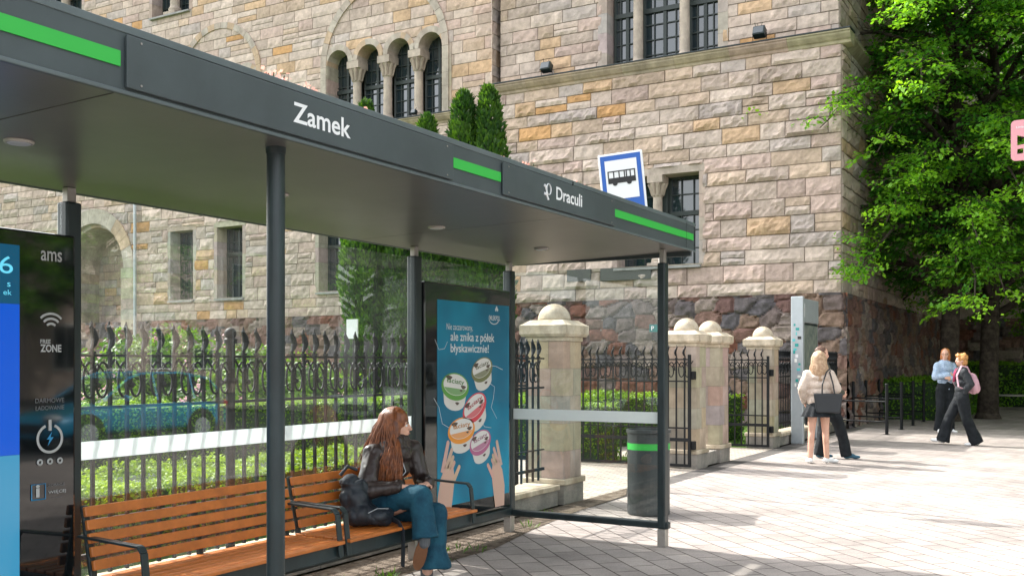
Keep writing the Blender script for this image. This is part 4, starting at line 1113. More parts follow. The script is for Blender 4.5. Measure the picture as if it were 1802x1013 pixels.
# ---------------------------------------------------------------- foliage
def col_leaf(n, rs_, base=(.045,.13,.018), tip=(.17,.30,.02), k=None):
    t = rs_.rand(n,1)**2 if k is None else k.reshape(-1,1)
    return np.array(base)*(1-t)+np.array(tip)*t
def hedge(name, label, pts, w, h, n, size, cat="hedge", base=(.035,.11,.012), tip=(.16,.30,.02), group=None, seed=1, wob=.05):
    rs_ = np.random.RandomState(seed)
    pts = [np.array(p,float) for p in pts]; L = sum(np.linalg.norm(pts[i+1]-pts[i]) for i in range(len(pts)-1))
    t = thing(name, label, cat, (pts[0][0],pts[0][1],0), group)
    V_ = []; F_ = []; C_ = []; n0 = 0; b = MB()
    for i in range(len(pts)-1):
        a, c = pts[i], pts[i+1]; d = c-a; l_ = np.linalg.norm(d); d /= l_; s_ = np.array([d[1],-d[0]])
        k = int(n*l_/L)
        # choose surface: sides and top
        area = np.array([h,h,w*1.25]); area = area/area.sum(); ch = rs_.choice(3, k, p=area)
        tt_ = rs_.rand(k)*l_; e = rs_.rand(k)
        ww = np.where(ch==0,-w/2,np.where(ch==1,w/2,(e-.5)*w)); zz = np.where(ch==2,h,e*h)
        N = np.zeros((k,3)); N[ch==0] = (-s_[0],-s_[1],0); N[ch==1] = (s_[0],s_[1],0); N[ch==2] = (0,0,1)
        P = np.zeros((k,3)); P[:,0] = a[0]+d[0]*tt_+s_[0]*ww; P[:,1] = a[1]+d[1]*tt_+s_[1]*ww; P[:,2] = zz
        P += N*((vnoise(P,2.2)-.5)*wob*4+(vnoise(P,9)-.5)*wob*1.5+rs_.randn(k)*size*.45)[:,None]
        V,F = rand_leaves(P, N, rs_, size, size*.62, tilt=.7)
        V_.append(V); F_.append(F+n0); n0 += len(V)
        if i == 0 or i == len(pts)-2:      # leaves on the end face
            m_ = max(200, int(n*w*h/(L*(2*h+w*1.25)))*1)
            sel = rs_.choice(k, min(m_, k//3), replace=False); q_ = rs_.rand(len(sel)); e_ = a if i == 0 else c; sg = -1 if i == 0 else 1
            P[sel,0] = e_[0]+s_[0]*(q_-.5)*w+sg*d[0]*.0; P[sel,1] = e_[1]+s_[1]*(q_-.5)*w; P[sel,2] = rs_.rand(len(sel))*h
            N[sel] = (sg*d[0], sg*d[1], 0); P[sel] += N[sel]*(rs_.randn(len(sel))*size*.45)[:,None]
            V,F = rand_leaves(P, N, rs_, size, size*.62, tilt=.7); V_[-1] = V
        kk = np.clip(.15+.55*rs_.rand(k)**1.5+(ch==2)*.3+(vnoise(P,3)-.5)*.6,0,1)  # top leaves coloured lighter: sunlight on the hedge top put into the colour
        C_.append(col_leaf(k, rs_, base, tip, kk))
        m_ = MB(); 
        g = .05; q = [a+s_*(w/2-g), a-s_*(w/2-g), c-s_*(w/2-g), c+s_*(w/2-g)]
        b.prism([tuple(x) for x in q], 'z', .0, h-.05)  # solid dark block filling the hedge behind its leaves
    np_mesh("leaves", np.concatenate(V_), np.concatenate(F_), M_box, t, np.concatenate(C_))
    b.build("inner_core", M_core, t)
    return t
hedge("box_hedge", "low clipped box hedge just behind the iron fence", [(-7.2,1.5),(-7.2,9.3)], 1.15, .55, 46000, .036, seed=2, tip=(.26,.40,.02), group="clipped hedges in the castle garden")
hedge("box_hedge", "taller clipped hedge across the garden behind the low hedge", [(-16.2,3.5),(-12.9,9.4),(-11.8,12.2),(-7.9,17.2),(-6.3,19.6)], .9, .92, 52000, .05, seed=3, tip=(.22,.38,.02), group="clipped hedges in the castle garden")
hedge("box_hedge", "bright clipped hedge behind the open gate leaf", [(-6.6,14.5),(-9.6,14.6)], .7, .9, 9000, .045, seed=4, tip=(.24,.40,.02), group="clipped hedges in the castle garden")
hedge("hedge", "leafy green hedge beside the tower behind the bicycle racks", [(-4.3,28.9),(-3.9,31.5),(-3.9,38.6)], 1.5, 1.05, 15000, .08, seed=5, base=(.05,.17,.018), tip=(.20,.40,.025), group="hedges under the trees")
hedge("hedge", "long hedge at the far right behind the couple", [(-4.2,39.5),(3.0,40.0),(9.0,40.2)], 1.6, 1.5, 22000, .10, seed=6, base=(.07,.22,.02), tip=(.26,.50,.03), group="hedges under the trees")
def bush(x, y, r_, h, n, size, seed, label, flowers=0, zbase=0, fm=None):
    rs_ = np.random.RandomState(seed)
    t = thing("rhododendron", label, "flowering bush", (x,y,zbase), "flowering bushes in the castle garden")
    D = norm(rs_.randn(n,3)); D[:,2] = np.abs(D[:,2]); rad = .72+.3*rs_.rand(n)
    P = D*rad[:,None]*np.array([r_,r_,h]); P += D*((vnoise(P+seed,1.6)-.5)*.8)[:,None]; P += np.array([x,y,zbase+.02])
    V,F = rand_leaves(P, D, rs_, size, size*.4, tilt=.6)
    np_mesh("leaves", V, F, M_box, t, col_leaf(n, rs_, (.035,.10,.015), (.17,.32,.03), np.clip(rs_.rand(n)**1.6*.8+(vnoise(P,2)-.4)*.7,0,1)))
    if flowers:
        Dc = norm(rs_.randn(flowers,3)); Dc[:,2] = np.abs(Dc[:,2]); Pc = Dc*np.array([r_,r_,h])*1.0+np.array([x,y,zbase]); m_ = 16
        Pf = np.repeat(Pc,m_,0)+rs_.randn(flowers*m_,3)*.045
        V,F = rand_leaves(Pf, norm(rs_.randn(flowers*m_,3)), rs_, .05, .04); np_mesh("flowers", V, F, fm or M_petal, t)
    b = MB(); b.ball((x,y,zbase+h*.3),(r_*.62,r_*.62,h*.55),14,8); b.build("inner_core", M_core, t)  # solid dark ball filling the bush behind its leaves
for i,(u,Y,r_,h,fl,lb) in enumerate([(175,19,1.6,1.7,14,"leftmost pink flowering bush under the round castle arch"),(262,19.5,1.5,2.05,22,"pink flowering bush below the castle downpipe"),(345,20,1.5,2.2,20,"pink flowering bush below the left ground floor window"),(425,20.5,1.4,2.0,16,"pink flowering bush below the second ground floor window"),(530,21,1.5,1.7,20,"pink flowering bush left of the tall conifers"),(215,17,1.2,1.2,10,"low pink flowering bush in front, seen through the left glass"),(380,17.5,1.3,1.35,14,"low pink flowering bush in front, left of the round shelter post"),(468,18,1.2,1.2,8,"low flowering bush directly behind the round shelter post")]):
    p = gp(u,Y); bush(p.x,p.y,r_,h,5200,.13,80+i,lb,flowers=fl)
def thuja(u, Y, topv, wpx, label, seed, n=11000):
    rs_ = np.random.RandomState(seed); p = gp(u,Y); H = 1.55+(637-topv)/1776*Y; r_ = wpx/1776*Y/2
    t = thing("thuja", label, "conifer", (p.x,p.y,0), "tall thujas against the castle")
    z = rs_.rand(n); prof = np.minimum(1, (1-z)**.5*1.75)*(.92+.08*z); a = rs_.rand(n)*2*math.pi
    rr_ = r_*prof*(.85+.22*rs_.rand(n))
    P = np.stack([np.cos(a)*rr_, np.sin(a)*rr_, z*H],1); rad = norm(np.stack([np.cos(a),np.sin(a),np.full(n,.25)],1))
    P += rad*((vnoise(P*np.array([1,1,.7])+seed,2.4)-.5)*.5*prof)[:,None]*np.array([1,1,1])+np.array([p.x,p.y,0])
    D = norm(rs_.randn(n,3)*.35+rad*.5+np.array([0,0,1.])); U = norm(np.cross(D, rad+rs_.randn(n,3)*.4))
    V,F = leaf_quads(P, D, U, .14*(.6+.8*rs_.rand(n)), .06*(.7+.6*rs_.rand(n)))
    np_mesh("foliage", V, F, M_box, t, col_leaf(n, rs_, (.022,.075,.012), (.09,.20,.02), np.clip(rs_.rand(n)**2*.9+(vnoise(P,2.5)-.45)*.6,0,1)))
    b = MB(); b.lathe([(r_*.8,.1),(r_*.82,H*.5),(r_*.55,H*.78),(.02,H*.97)],(p.x,p.y,0),14); b.build("trunk", M_core, t)  # solid dark core filling most of the foliage's width
thuja(645,23.3,184,84,"tall thuja at the left whose tip pokes above the shelter roof below the arched windows",101)
thuja(700,23.2,260,80,"thuja hidden by the roof, between the two left conifer tips",107)
thuja(752,23.3,208,78,"thuja with a small tip showing just above the roof",102)
thuja(816,23.2,166,76,"slimmer left one of the two large conifer tips above the roof",103)
thuja(858,23.0,157,80,"right one of the two large conifer tips above the roof",104)
q = on_x(620, 580, -12.0)

# ---- deciduous trees
def tree_meshes(name, seed, H, crown_r, n_limb, leafn, leaf, zmin=2.9, bias=None, prune=None):
    """returns trunk builder data and leaf arrays around the origin"""
    rs_ = np.random.RandomState(seed); rr_ = random.Random(seed)
    b = MB(); tr = MB()
    path = [(0,0,-.05),(.03,.0,1.5),(.10,.05,4),(.2,.1,7),(.15,.2,10),(.1,.1,H*.9)]
    tr.tube([Vector(p) for p in path], [.29,.24,.21,.17,.11,.04], 12)
    tr.tube([(0,0,-.05),(0,0,.25)],[.38,.25],12)
    V_=[];F_=[];C_=[];n0=0
    LB = []
    for i in range(n_limb):
        z = lerp(zmin+.8, H*.93, (i+rr_.random())/n_limb); az = i*2.399+rr_.uniform(-.3,.3)
        if bias and i % 3 == 0: az = bias[1]+rr_.uniform(-.8,.8)
        f = (z-zmin)/(H-zmin); reach = crown_r*(1.0-.25*(1-f)**3)*math.sqrt(max(.08,1-max(0,(f-.35)/.68)**2))*rr_.uniform(.78,1.08)
        if bias: reach *= 1+bias[0]*max(0, math.cos(az-bias[1]))
        base = Vector((.12,.08,z-.8)); d = Vector((math.cos(az),math.sin(az),0))
        pts = []; 
        for k in range(7):
            s_ = k/6; pts.append(base + d*(reach*s_) + Vector((0,0, reach*.34*math.sin(s_*2.2) - reach*.34*s_*s_)) + Vector((rr_.uniform(-.12,.12),rr_.uniform(-.12,.12),0))*s_)
        rad = [lerp(.10,.012,k/6)*(1.1-.5*f) for k in range(7)]
        b.tube(pts, rad, 6)
        # sprays
        nt = int(11+reach*2.2)
        for j in range(nt):
            s_ = rr_.uniform(.22,1.0); k = min(5,int(s_*6)); p = pts[k].lerp(pts[k+1], s_*6-k)
            side = rr_.uniform(-1.1,1.1); dd = (d*math.cos(side)+Vector((-d.y,d.x,0))*math.sin(side)); ln = rr_.uniform(.7,1.5)*(1.15-.3*s_)
            up = rr_.uniform(-.05,.5)
            tw = [p + dd*(ln*t_) + Vector((0,0, ln*(up*t_-.42*t_*t_))) for t_ in (0,.33,.66,1)]
            b.tube(tw, [.014,.010,.007,.003], 4, caps=False)
            m_ = leafn
            t_ = rs_.rand(m_)**.8; kk = np.minimum(2,(t_*3).astype(int)); A = np.array([tuple(x) for x in tw]); P = A[kk]*(1-(t_*3-kk))[:,None]+A[kk+1]*(t_*3-kk)[:,None]
            perp = np.array([-dd.y,dd.x,0.]); off = rs_.randn(m_)*.20*(1.1-.4*t_); P = P + perp*off[:,None] + np.array([0,0,1.])*(-np.abs(off)*.35+rs_.randn(m_)*.06)[:,None]
            D = norm(np.array([dd.x,dd.y,-.45])+rs_.randn(m_,3)*.45); N = norm(np.array([0,0,1.])+rs_.randn(m_,3)*.38); U = norm(np.cross(D,N))
            l_ = leaf*(.5+.95*rs_.rand(m_)**1.3); V,F = leaf_quads(P, D, U, l_, l_*.62)
            V_.append(V);F_.append(F+n0);n0+=len(V)
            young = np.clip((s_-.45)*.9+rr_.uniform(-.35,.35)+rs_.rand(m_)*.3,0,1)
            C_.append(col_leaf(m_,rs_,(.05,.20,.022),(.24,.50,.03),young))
    V = np.concatenate(V_); F = np.concatenate(F_); Cc = np.concatenate(C_)
    if prune:
        c_ = V.reshape(-1,4,3).mean(1); k = ~((c_[:,0]+prune[0] < -5.0) & (c_[:,1]+prune[1] > 24.6))
        V = V.reshape(-1,4,3)[k].reshape(-1,3); F = np.arange(len(V)).reshape(-1,4); Cc = Cc[k]
    return tr, b, V, F, Cc
def make_tree(p, label, **kw):
    t = thing("broadleaf_tree", label, "tree", p, "broadleaf trees")
    tr, b, V, F, Cc = tree_meshes("t", **kw)
    t_ = tr.build("trunk", M_bark, t, raw=True, smooth=True); b.build("branches", M_bark, t_, raw=True, smooth=True)
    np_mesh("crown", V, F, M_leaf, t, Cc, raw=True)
    return t
pA = gp(1668,26.6); pB = gp(1738,27.6)
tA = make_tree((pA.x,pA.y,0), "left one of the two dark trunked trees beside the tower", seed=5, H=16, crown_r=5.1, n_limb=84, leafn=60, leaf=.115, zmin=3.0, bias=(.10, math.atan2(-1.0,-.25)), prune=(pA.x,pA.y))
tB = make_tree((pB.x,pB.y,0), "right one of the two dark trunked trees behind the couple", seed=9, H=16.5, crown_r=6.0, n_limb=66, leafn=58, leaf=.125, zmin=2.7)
def tcopy(src, p, s, rz, label):
    c = copy_tree(src); c.location = p; c.scale = (s,s,s); c.rotation_euler = (0,0,rz); c['label'] = label; return c
pC = gp(1880,33)
tcopy(tB, (pC.x,pC.y,0), 1.05, 2.0, "tree whose leaves fill the far right edge beyond the pink sign")
tcopy(tB, (4.2,25.5,0), .95, 2.6, "added tree out of view beyond the right edge, shading the tower side")  # added out of view so its crown blocks skylight from the tower side
for i,(x,y,s,rz,lb) in enumerate([(23,9,.95,.5,"street tree across the road, first from the camera"),(23.5,17,1.05,1.7,"street tree across the road, second from the camera"),(23,25,1.0,3.0,"street tree across the road, third from the camera"),(23.4,41,1.05,4.1,"street tree across the road, fourth from the camera"),(23,50,1.1,5.2,"street tree across the road, fifth from the camera"),(23.5,60,1.1,.9,"street tree across the road, sixth from the camera")]):
    tcopy(tB, (x,y,0), s, rz, lb)

# ---- cabinets and park bench at the far right
p = gp(1795, 40.5)
t = thing("utility_cabinet", "pale grey utility cabinet with graffiti behind the far hedge", "cabinet", (p.x,p.y-.0,0))
b = MB(); b.box(p.x-.45,p.x+.75,p.y-.25,p.y+.25,0,1.95); b.build("box", mat("pale_cabinet",(.42,.47,.46),.5,noise=.1), t, bevel=.02)
b = MB(); b.box(p.x-.47,p.x+.77,p.y-.28,p.y+.27,1.951,2.0); b.build("lid", M_greymetal, t)
b = MB(); b.box(p.x+.12,p.x+.13,p.y-.256,p.y-.252,.1,1.9,col=(.05,.05,.05)); b.box(p.x-.3,p.x-.1,p.y-.256,p.y-.252,1.5,1.65,col=(.5,.35,.05)); b.box(p.x+.3,p.x+.45,p.y-.256,p.y-.252,1.5,1.7,col=(.6,.5,.5)); b.build("sticker", M_print, t)
b = MB()
for k in range(4): b.tube([(p.x-.32+k*.1,p.y-.257,1.15),(p.x-.28+k*.1,p.y-.257,1.30),(p.x-.25+k*.1,p.y-.257,1.18)],.008,4)
b.build("graffiti", M_ink, t)
p = gp(1772, 33.0)
t = thing("park_bench", "backless grey park bench partly hidden by the striding woman", "bench", (p.x,p.y,0))
b = MB(); b.box(p.x-.9,p.x+.75,p.y-.25,p.y+.2,.44,.50); b.build("seat", M_steel, t, bevel=.01)
for x in (p.x-.85,p.x+.65):
    b = MB(); b.box(x,x+.06,p.y-.24,p.y-.18,0,.44); b.box(x,x+.06,p.y+.12,p.y+.18,0,.44); b.box(x,x+.06,p.y-.18,p.y+.12,.0,.05); b.build("leg", M_greymetal, t)

# ---------------------------------------------------------------- across the road: building and parked cars (mirrored in the glass)
bl = thing("apartment_building", "pale plastered apartment building across the road", "building", (31, 33, 0))
M_plaster = mat("pale_plaster", (.52,.42,.36), .9, noise=.06, nscale=2)
b = MB(); b.box(29,42,26,46,0,15); b.build("wall", M_plaster, bl)
b = MB(); b.box(28.6,42.4,25.6,46.4,15,15.5); b.build("roof", M_metal, bl)
for y in np.arange(27.2,45,2.6):
    for z in (1.2,4.6,8.0,11.4):
        b = MB(); b.box(28.94,28.99,y,y+1.3,z,z+2.0); w = b.build("window", M_white, bl)
        b = MB(); b.box(28.93,28.939,y+.08,y+.62,z+.08,z+1.92); b.box(28.93,28.939,y+.68,y+1.22,z+.08,z+1.92); b.build("pane", M_wglass, w)
def car(x, y, L, W, H, m, label, hood=.95, dirn=-1):
    """car standing along y, front towards -y"""
    t = thing("parked_car", label, "car", (x,y,-.115), "cars along the kerb")
    z0 = -.115
    def bodyring(s_, zlo, zhi, wl, wu): pass
    ys = [0,.03,.10,.28,.30,.5,.78,.93,.985,1.0]; ztop = [.55,.70,.76,.94,.95,.97,.98,.95,.85,.60]; wid = [.80,.90,.97,1,1,1,1,.97,.93,.85]
    k = H/1.5; b = MB(); P=[];F=[]; m_=8
    for a, zt, w in zip(ys, ztop, wid):
        yy_ = y-L/2+a*L; hw = W/2*w
        for xx, zz in ((-hw*.92,.24),(-hw,.40),(-hw,.62),(-hw*.94,zt*k),(hw*.94,zt*k),(hw,.62),(hw,.40),(hw*.92,.24)): P.append((x+xx, yy_, z0+zz))
    for i in range(len(ys)-1):
        for j in range(m_): F.append((i*m_+j, i*m_+(j+1)%m_, (i+1)*m_+(j+1)%m_, (i+1)*m_+j))
    F += [tuple(range(m_)), tuple((len(ys)-1)*m_+j for j in range(m_))]
    b.add(P,F); bd = b.build("body", m, t, smooth=True); sd_ = bd.modifiers.new('s','SUBSURF'); sd_.levels = sd_.render_levels = 2
    # cabin
    cy = [.27,.42,.50,.72,.90,.97]; cz = [.96,1.36,1.46,1.47,1.34,1.02]; cw = [.88,.74,.72,.72,.72,.84]
    b = MB(); P=[];F=[]
    for a, zt, w in zip(cy, cz, cw):
        yy_ = y-L/2+a*L; P += [(x-W/2*.90,yy_,z0+.93*k),(x-W/2*w,yy_,z0+zt*k),(x+W/2*w,yy_,z0+zt*k),(x+W/2*.90,yy_,z0+.93*k)]
    for i in range(len(cy)-1):
        for j in range(3): F.append((i*4+j,i*4+j+1,(i+1)*4+j+1,(i+1)*4+j))
    b.add(P,F); b.build("window", M_blackglass, t, smooth=False)
    b = MB()
    b.add([(x+sx*W/2*w_, y-L/2+a*L, z0+(zt*k)+.012) for a, zt, w_ in zip(cy[1:5], cz[1:5], cw[1:5]) for sx in (-1,1)], [(2*i,2*i+1,2*i+3,2*i+2) for i in range(3)])
    for sx in (-1,1):
        pl_ = [(x+sx*(W/2*w_+.004), y-L/2+a*L, z0+zt*k+.0) for a, zt, w_ in zip(cy, cz, cw)]
        b.tube(pl_, .028, 6)
        for a in (.56,.78): b.tube([(x+sx*W/2*.905,y-L/2+a*L,z0+.93*k),(x+sx*(W/2*.725),y-L/2+a*L,z0+1.45*k)],.03,6)
        b.ball((x+sx*(W/2+.08), y-L/2+.36*L, z0+1.0*k),(.09,.06,.06),10,6)
    b.build("roof", m, t, smooth=False)
    for a in (.175,.81):
        for sx in (-1,1):
            cx = x+sx*(W/2-.10); yy_ = y-L/2+a*L
            b = MB(); b.cyl((cx-.11,yy_,z0+.32),(cx+.11,yy_,z0+.32),.325,n=24); w = b.build("wheel", M_black, t, bevel=.02)
            b = MB(); b.cyl((cx+sx*.105,yy_,z0+.32),(cx+sx*.12,yy_,z0+.32),.21,n=18); b.build("rim", M_greymetal, w)
            b = MB(); b.cyl((cx-sx*.05,yy_,z0+.34),(x+sx*(W/2+.002),yy_,z0+.34),.375,n=24); b.build("wheel_arch", M_ink, t)
    for sx in (-1,1):
        b = MB(); b.ball((x+sx*W*.36,y-L/2+.10,z0+.66*k),(.20,.16,.08),12,8); b.build("headlight", M_greymetal, t, smooth=True)
        b = MB(); b.ball((x+sx*W*.40,y+L/2-.07,z0+.80*k),(.12,.10,.10),12,8); b.build("tail_light", mat("red_lamp",(.4,.01,.01),.3), t, smooth=True)
    b = MB(); b.box(x-.45,x+.45,y-L/2-.01,y-L/2+.05,z0+.38,z0+.55); b.build("grille", M_ink, t)
    return t
car(7.7, 13.6, 4.3, 1.8, 1.48, mat("blue_car_paint",(.006,.24,.42),.25,.1,.6,coat=1), "teal blue hatchback at the kerb, mirrored in the left glass")
car(7.7, 23.3, 4.6, 1.85, 1.66, mat("grey_car_paint",(.62,.65,.67),.3,.2,.6,coat=1), "silver grey estate car at the kerb, mirrored beside the poster")
car(7.7, 29.6, 4.4, 1.8, 1.55, mat("white_car_paint",(.8,.8,.8),.3,0,.6,coat=1), "white car at the kerb, mirrored in the poster glass")

# ---------------------------------------------------------------- people
def remesh(b, name, m, parent, vox=.012, smooth=6, disp=0.0, dscale=12, fac=.5):
    me = bpy.data.meshes.new("tmp"); V = np.concatenate(b.v)
    me.from_pydata(V.tolist(), [], b.f); me.update()
    o = bpy.data.objects.new("tmp", me); COL.objects.link(o)
    r_ = o.modifiers.new("r",'REMESH'); r_.mode = 'VOXEL'; r_.voxel_size = vox
    s_ = o.modifiers.new("s",'SMOOTH'); s_.iterations = smooth; s_.factor = fac
    dg = C.evaluated_depsgraph_get(); nm = bpy.data.meshes.new_from_object(o.evaluated_get(dg)); nm.name = name
    bpy.data.objects.remove(o); bpy.data.meshes.remove(me)
    n = len(nm.vertices); A = np.zeros(n*3); nm.vertices.foreach_get("co", A); A = A.reshape(-1,3)
    if disp:
        N = np.zeros(n*3); nm.vertices.foreach_get("normal", N); N = N.reshape(-1,3)
        Q = A*np.array([1,1,.55]); d = (np.abs(vnoise(Q+3,dscale)-.5)*2+.5*np.abs(vnoise(Q+9,dscale*2.1)-.5)*2)-.6
        A = A+N*(d*disp)[:,None]
    nm.vertices.foreach_set("co", A.ravel()); nm.materials.clear(); nm.materials.append(m)
    nm.polygons.foreach_set("use_smooth",[True]*len(nm.polygons)); nm.update()
    ob = bpy.data.objects.new(name, nm); COL.objects.link(ob); ob.parent = parent
    return ob
def cap(b, p0, p1, r0, r1, flat=1.0, n=16):
    p0 = Vector(p0); p1 = Vector(p1); b.tube([p0,p0.lerp(p1,.5),p1],[r0,(r0+r1)/2,r1],n,flat=flat); b.ball(p0,r0,n,10); b.ball(p1,r1,n,10)
def chain(b, pts, rads):
    for i in range(len(pts)-1): cap(b, pts[i], pts[i+1], rads[i], rads[i+1])
def hand(b, wrist, d, palm_n, s=1.0, curl=.5):
    """wrist position, direction of the hand, direction the palm faces"""
    w = Vector(wrist); d = Vector(d).normalized(); n = Vector(palm_n); n = (n-d*n.dot(d)).normalized(); sd = d.cross(n)
    for k in (-1,0,1): cap(b, w+d*.01*s+sd*(k*.016*s), w+d*.08*s+sd*(k*.026*s), .016*s, .014*s, n=8)
    for k, ln in zip((-1.5,-.5,.5,1.5),(.060,.072,.076,.064)):
        a = w+d*.085*s+sd*(k*.019*s); m1 = a+(d*math.cos(curl)+n*math.sin(curl))*ln*.5*s; e = m1+(d*math.cos(curl*2)+n*math.sin(curl*2))*ln*.5*s
        cap(b,a,m1,.0085*s,.008*s,n=8); cap(b,m1,e,.008*s,.0068*s,n=8)
    a = w+d*.03*s+sd*.03*s; m1 = a+(d*.7+sd*.7+n*.2).normalized()*.04*s; e = m1+(d*.9+sd*.3+n*.4).normalized()*.03*s
    cap(b,a,m1,.011*s,.0095*s,n=8); cap(b,m1,e,.0095*s,.008*s,n=8)
def head(b, c, f, s=1.0, up=(0,0,1)):
    """skull, jaw, nose, ears, lips, brow; c = centre of head, f = facing"""
    c = Vector(c); f = Vector(f).normalized(); u = Vector(up); u = (u-f*u.dot(f)).normalized(); r_ = u.cross(f)
    M = Matrix((f, r_, u)).transposed()
    def L(a, l_, z): return c+(f*a+r_*l_+u*z)*s
    b.ball(L(-.012,0,.025), (.095*s,.075*s,.095*s), 20, 14, M=M)
    b.ball(L(.018,0,-.035), (.066*s,.058*s,.080*s), 18, 12, M=M)
    b.ball(L(.055,0,-.088), (.026*s,.026*s,.022*s), 12, 8, M=M)
    cap(b, L(.082,0,.012), L(.104,0,-.026), .009*s, .012*s, n=10)
    b.ball(L(.084,0,-.052), (.012*s,.023*s,.007*s), 10, 6, M=M); b.ball(L(.081,0,-.063), (.011*s,.019*s,.007*s), 10, 6, M=M)
    for k in (-1,1):
        b.ball(L(.0,k*.075,-.012), (.018*s,.008*s,.030*s), 10, 8, M=M); b.ball(L(.070,k*.032,.020), (.014*s,.022*s,.010*s), 10, 6, M=M)
        b.ball(L(.055,k*.036,-.030), (.022*s,.020*s,.022*s), 10, 6, M=M)
    return L
def eyes(L, parent, s=1.0, dark=True):
    b = MB(); e = MB()
    for k in (-1,1):
        b.ball(L(.0735,k*.031,.002), .0095*s, 10, 8); e.ball(L(.0805,k*.031,.002), .0042*s, 8, 6)
        e.tube([L(.074,k*.046,.017),L(.083,k*.031,.022),L(.084,k*.016,.018)],.0035*s,5)
    b.build("eyes", M_white, parent); e.build("brows", M_hairk, parent)
    b = MB(); b.tube([L(.090,-.018,-.057),L(.0965,0,-.056),L(.090,.018,-.057)],.0035*s,5); b.build("lips", mat("lips",(.38,.12,.11),.5), parent)
def strands(name, m, parent, roots, fn, n, r_=.006, seg=9, seed=1):
    rs_ = random.Random(seed); b = MB()
    for i in range(n):
        pts = fn(i, rs_); b.tube(pts, [r_*1.0]*(len(pts)-2)+[r_*.7,r_*.2], 5, caps=False)
    return b.build(name, m, parent, smooth=True, fixn=False)
def shoe(parent, heel, toe, m, sole, s=1.0, up=(0,0,1), stripes=None, name="shoe"):
    h = Vector(heel); t_ = Vector(toe); d = (t_-h).normalized(); u = Vector(up); u = (u-d*u.dot(d)).normalized(); sd = d.cross(u); Ln = (t_-h).length
    M = Matrix((d,sd,u)).transposed()
    b = MB()
    b.ball(h+d*Ln*.22+u*.045*s,(Ln*.25,.040*s,.042*s),14,10,M=M); b.ball(h+d*Ln*.72+u*.030*s,(Ln*.30,.046*s,.030*s),14,10,M=M); b.ball(h+d*Ln*.45+u*.048*s,(Ln*.28,.038*s,.040*s),14,10,M=M)
    cap(b,h+d*Ln*.20+u*.05*s,h+d*Ln*.22+u*.085*s,.036*s,.036*s)
    o = remesh(b,name,m,parent,vox=.007,smooth=3)
    b = MB(); P=[];n=22
    for zz in (-.002,.020):
        for k in range(n):
            a = 2*math.pi*k/n; c_ = math.cos(a); w = (.042+.010*max(0,c_)-.004*(c_<-.3))*s
            P.append(tuple(h+d*(Ln*.5+Ln*.52*c_)+sd*(w*math.sin(a))+u*zz*s))
    F = [tuple(range(n)),tuple(n+k for k in range(n))]+[(k,(k+1)%n,n+(k+1)%n,n+k) for k in range(n)]
    b.add(P,F); so = b.build("sole", sole, o)
    if stripes:
        b = MB()
        for k in range(3):
            for s2 in (-1,1):
                a = h+d*Ln*(.42+k*.09)+sd*(s2*.042*s)+u*.018*s; e = h+d*Ln*(.36+k*.09)+sd*(s2*.034*s)+u*.066*s; b.tube([a,a.lerp(e,.5)+sd*s2*.004,e],.0055*s,5)
        b.build("stripe", stripes, o)
    return o

# --- seated woman
W = thing("person", "seated woman with long auburn hair, leather jacket and blue flared jeans", "person", (-4.30,5.68,.452))
hip = Vector((-4.33,5.68,.53)); neck = Vector((-4.285,5.76,.99)); hc = Vector((-4.27,5.775,1.105)); fd = Vector((.86,.48,-.03))
kR = Vector((-3.94,5.60,.645)); aR = Vector((-3.885,5.565,.40)); kL = Vector((-3.93,5.78,.50)); aL = Vector((-3.97,5.72,.12))
sR = Vector((-4.33,5.575,.915)); sL = Vector((-4.25,5.925,.925)); eR = Vector((-4.27,5.43,.68)); eL = Vector((-4.17,5.95,.70)); wR = Vector((-4.075,5.555,.705)); wL = Vector((-4.03,5.80,.70))
b = MB()
L_ = head(b, hc, fd, .97); cap(b, neck+Vector((0,0,-.05)), hc+Vector((-.02,-.01,-.05)), .052, .048)
cap(b, hip+Vector((0,0,.05)), neck+Vector((0,0,-.12)), .11, .10); cap(b, sR, sL, .05, .05)
for s_, e_, w_ in ((sR,eR,wR),(sL,eL,wL)): chain(b,[s_,e_,w_],[.045,.038,.026])
for k_, a_, o_ in ((kR,aR,-.07),(kL,aL,.07)): chain(b,[hip+Vector((.02,o_,0)),k_,a_],[.085,.055,.038])
hand(b, wR+Vector((.01,.004,0)), (.45,.75,.02), (0,.1,-1), .95, .45); hand(b, wL+Vector((0,-.01,0)), (.30,-.9,.05), (0,0,-1), .95, .5)
body = remesh(b,"body",M_skin,W,vox=.0065,smooth=3); body.location = -W.location
eyes(L_, body, .97)
for k_ in kids(body): k_.location = Vector((0,0,0))
def fix(o, root): o.location = -root.location; return o
b = MB()
chain(b,[hip+Vector((-.01,-.075,.02)),hip.lerp(kR,.55)+Vector((0,-.03,.03)),kR],[.105,.098,.082]); chain(b,[kR,kR.lerp(aR,.5)],[.082,.076]); b.tube([kR.lerp(aR,.3),kR.lerp(aR,.75),aR+Vector((0.005,0,-.03))],[.078,.080,.093],20)
chain(b,[hip+Vector((-.01,.075,.02)),hip.lerp(kL,.5),kL],[.105,.095,.080]); chain(b,[kL,kL.lerp(aL,.4)],[.080,.082]); b.tube([kL.lerp(aL,.2),kL.lerp(aL,.6)+Vector((.01,.01,0)),aL+Vector((.03,.03,.02))],[.080,.094,.128],20)
cap(b,hip+Vector((0,-.06,.02)),hip+Vector((0,.06,.02)),.115,.115)
cap(b,hip,hip+Vector((0,.01,.14)),.12,.11)
fix(remesh(b,"jeans",M_denim,W,vox=.009,smooth=5,disp=.012,dscale=11),W)
b = MB()
